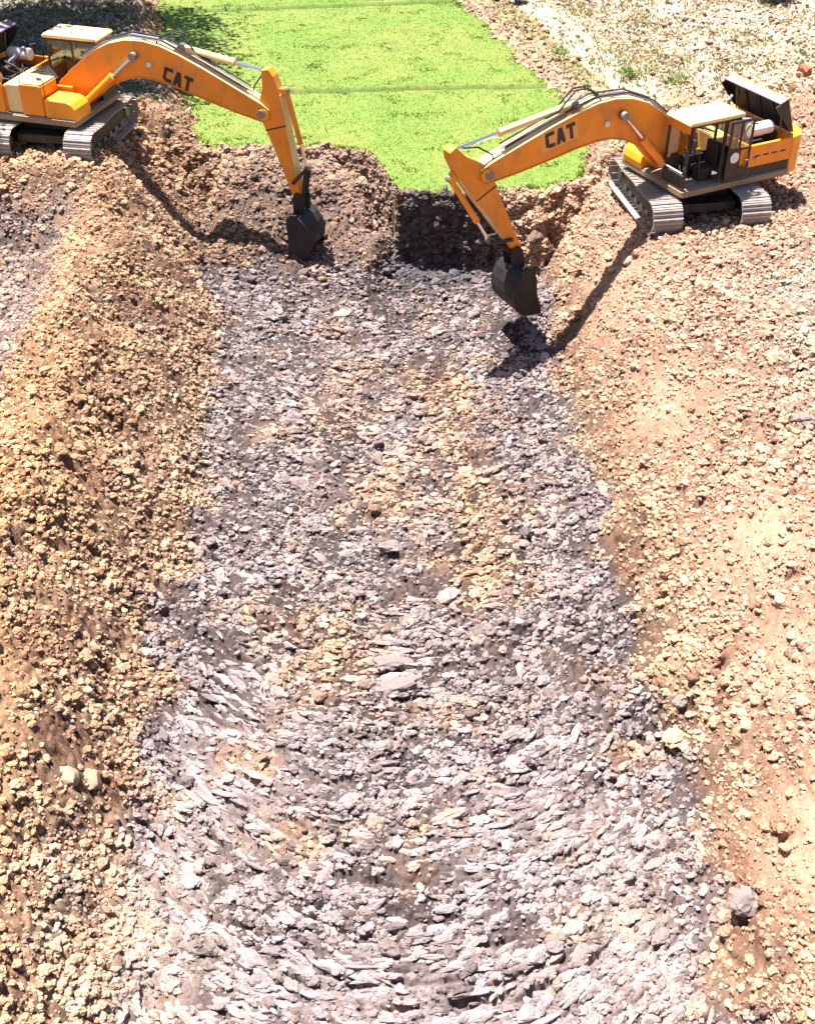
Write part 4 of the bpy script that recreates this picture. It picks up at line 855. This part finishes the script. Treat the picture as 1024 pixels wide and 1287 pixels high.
leafy('bush', gl(15.9, 47.6), 1.1, 0.9, 2600, 0.07, 'broad green bush in the top right corner, the left one of two', 'bush', 3, M['leaf_light'])
leafy('bush', gl(17.8, 47.4), 1.2, 1.2, 2800, 0.07, 'taller green bush in the top right corner, cut by the right edge', 'bush', 4, M['leaf'])
leafy('weed_clump', gl(9.6, 41.0), 0.75, 0.3, 500, 0.045, 'pale green weed clump on the rubble above the right excavator boom', 'weed', 5, M['leaf_light'])
leafy('weed_clump', gl(10.75, 39.9), 0.7, 0.3, 420, 0.045, 'green weed clump on the rubble just behind the right excavator cab roof', 'weed', 6, M['leaf_light'])
leafy('weed_clump', gl(7.6, 44.2), 0.35, 0.25, 350, 0.045, 'small green weed beside the stony strip right of the field', 'weed', 7, M['leaf_light'])
leafy('weed_clump', gl(7.3, 39.0), 0.25, 0.2, 200, 0.045, 'tiny weed at the right field edge above the right excavator boom', 'weed', 8, M['leaf_light'])

def tree(loc, label, seed, spread, hb, nleaf, lean):
    rnd = random.Random(seed); root = empty('shade_tree', loc, 0, label, 'tree')
    tk = MB(); tk.tube([(0, 0, -0.3), (0.15, 0.1, 1.5), (0.4, 0.1, 3.2), (0.5, 0, 4.2)], [0.62, 0.46, 0.38, 0.34], 14)
    tk.build('trunk', M['bark'], root); lb = MB(); tips = []
    for k in range(11):
        a = k / 11 * 6.28 + rnd.uniform(-.2, .2); L_ = spread * rnd.uniform(0.6, 1.0)
        e = Vector((math.cos(a) * L_ + lean[0], math.sin(a) * L_ + lean[1], hb + rnd.uniform(0.6, 2.4))); s_ = Vector((0.45, 0.05, 3.6)); m = s_.lerp(e, 0.5) + Vector((0, 0, 1.0))
        lb.tube([s_, m, e], [0.24, 0.14, 0.05], 8)
        for j in range(7): tips.append(m.lerp(e, rnd.uniform(0, 1.1)) + Vector((rnd.gauss(0, 1.1), rnd.gauss(0, 1.1), rnd.uniform(0.0, 1.4))))
    lb.build('limbs', M['bark'], root)
    N_ = nleaf; rs = np.random.RandomState(seed); ci = rs.randint(0, len(tips), N_); T = np.array([tuple(t) for t in tips])[ci]
    P = T + rs.normal(0, 1, (N_, 3)) * np.array([0.85, 0.85, 0.4]); P[:, 2] = np.maximum(P[:, 2], hb)
    l = rs.uniform(0.07, 0.16, N_)[:, None]; a = rs.uniform(0, 6.28, N_); ax = np.stack([np.cos(a), np.sin(a), rs.normal(0, .4, N_)], 1); bx = np.stack([-np.sin(a), np.cos(a), rs.normal(0, .4, N_)], 1)
    V = np.stack([P - ax * l, P - bx * l * .5, P + ax * l, P + bx * l * .5], 1).reshape(-1, 3)
    me = bpy.data.meshes.new('crown'); me.from_pydata(V.tolist(), [], np.arange(4 * N_).reshape(-1, 4).tolist()); me.materials.append(M['leaf'])
    o = bpy.data.objects.new('crown', me); COL.objects.link(o); o.parent = root
tree((-17.5, 40.5, bzz(-17.5, 40.5)), 'broad shade tree left of the left excavator, outside the left edge of the picture', 9, 5.2, 7.2, 32000, (3.0, 0.6))
tree((-17.0, 47.8, bzz(-17.0, 47.8)), 'wide spreading shade tree standing beyond the left excavator, outside the upper left of the picture', 5, 6.2, 6.9, 42000, (3.0, -2.2))
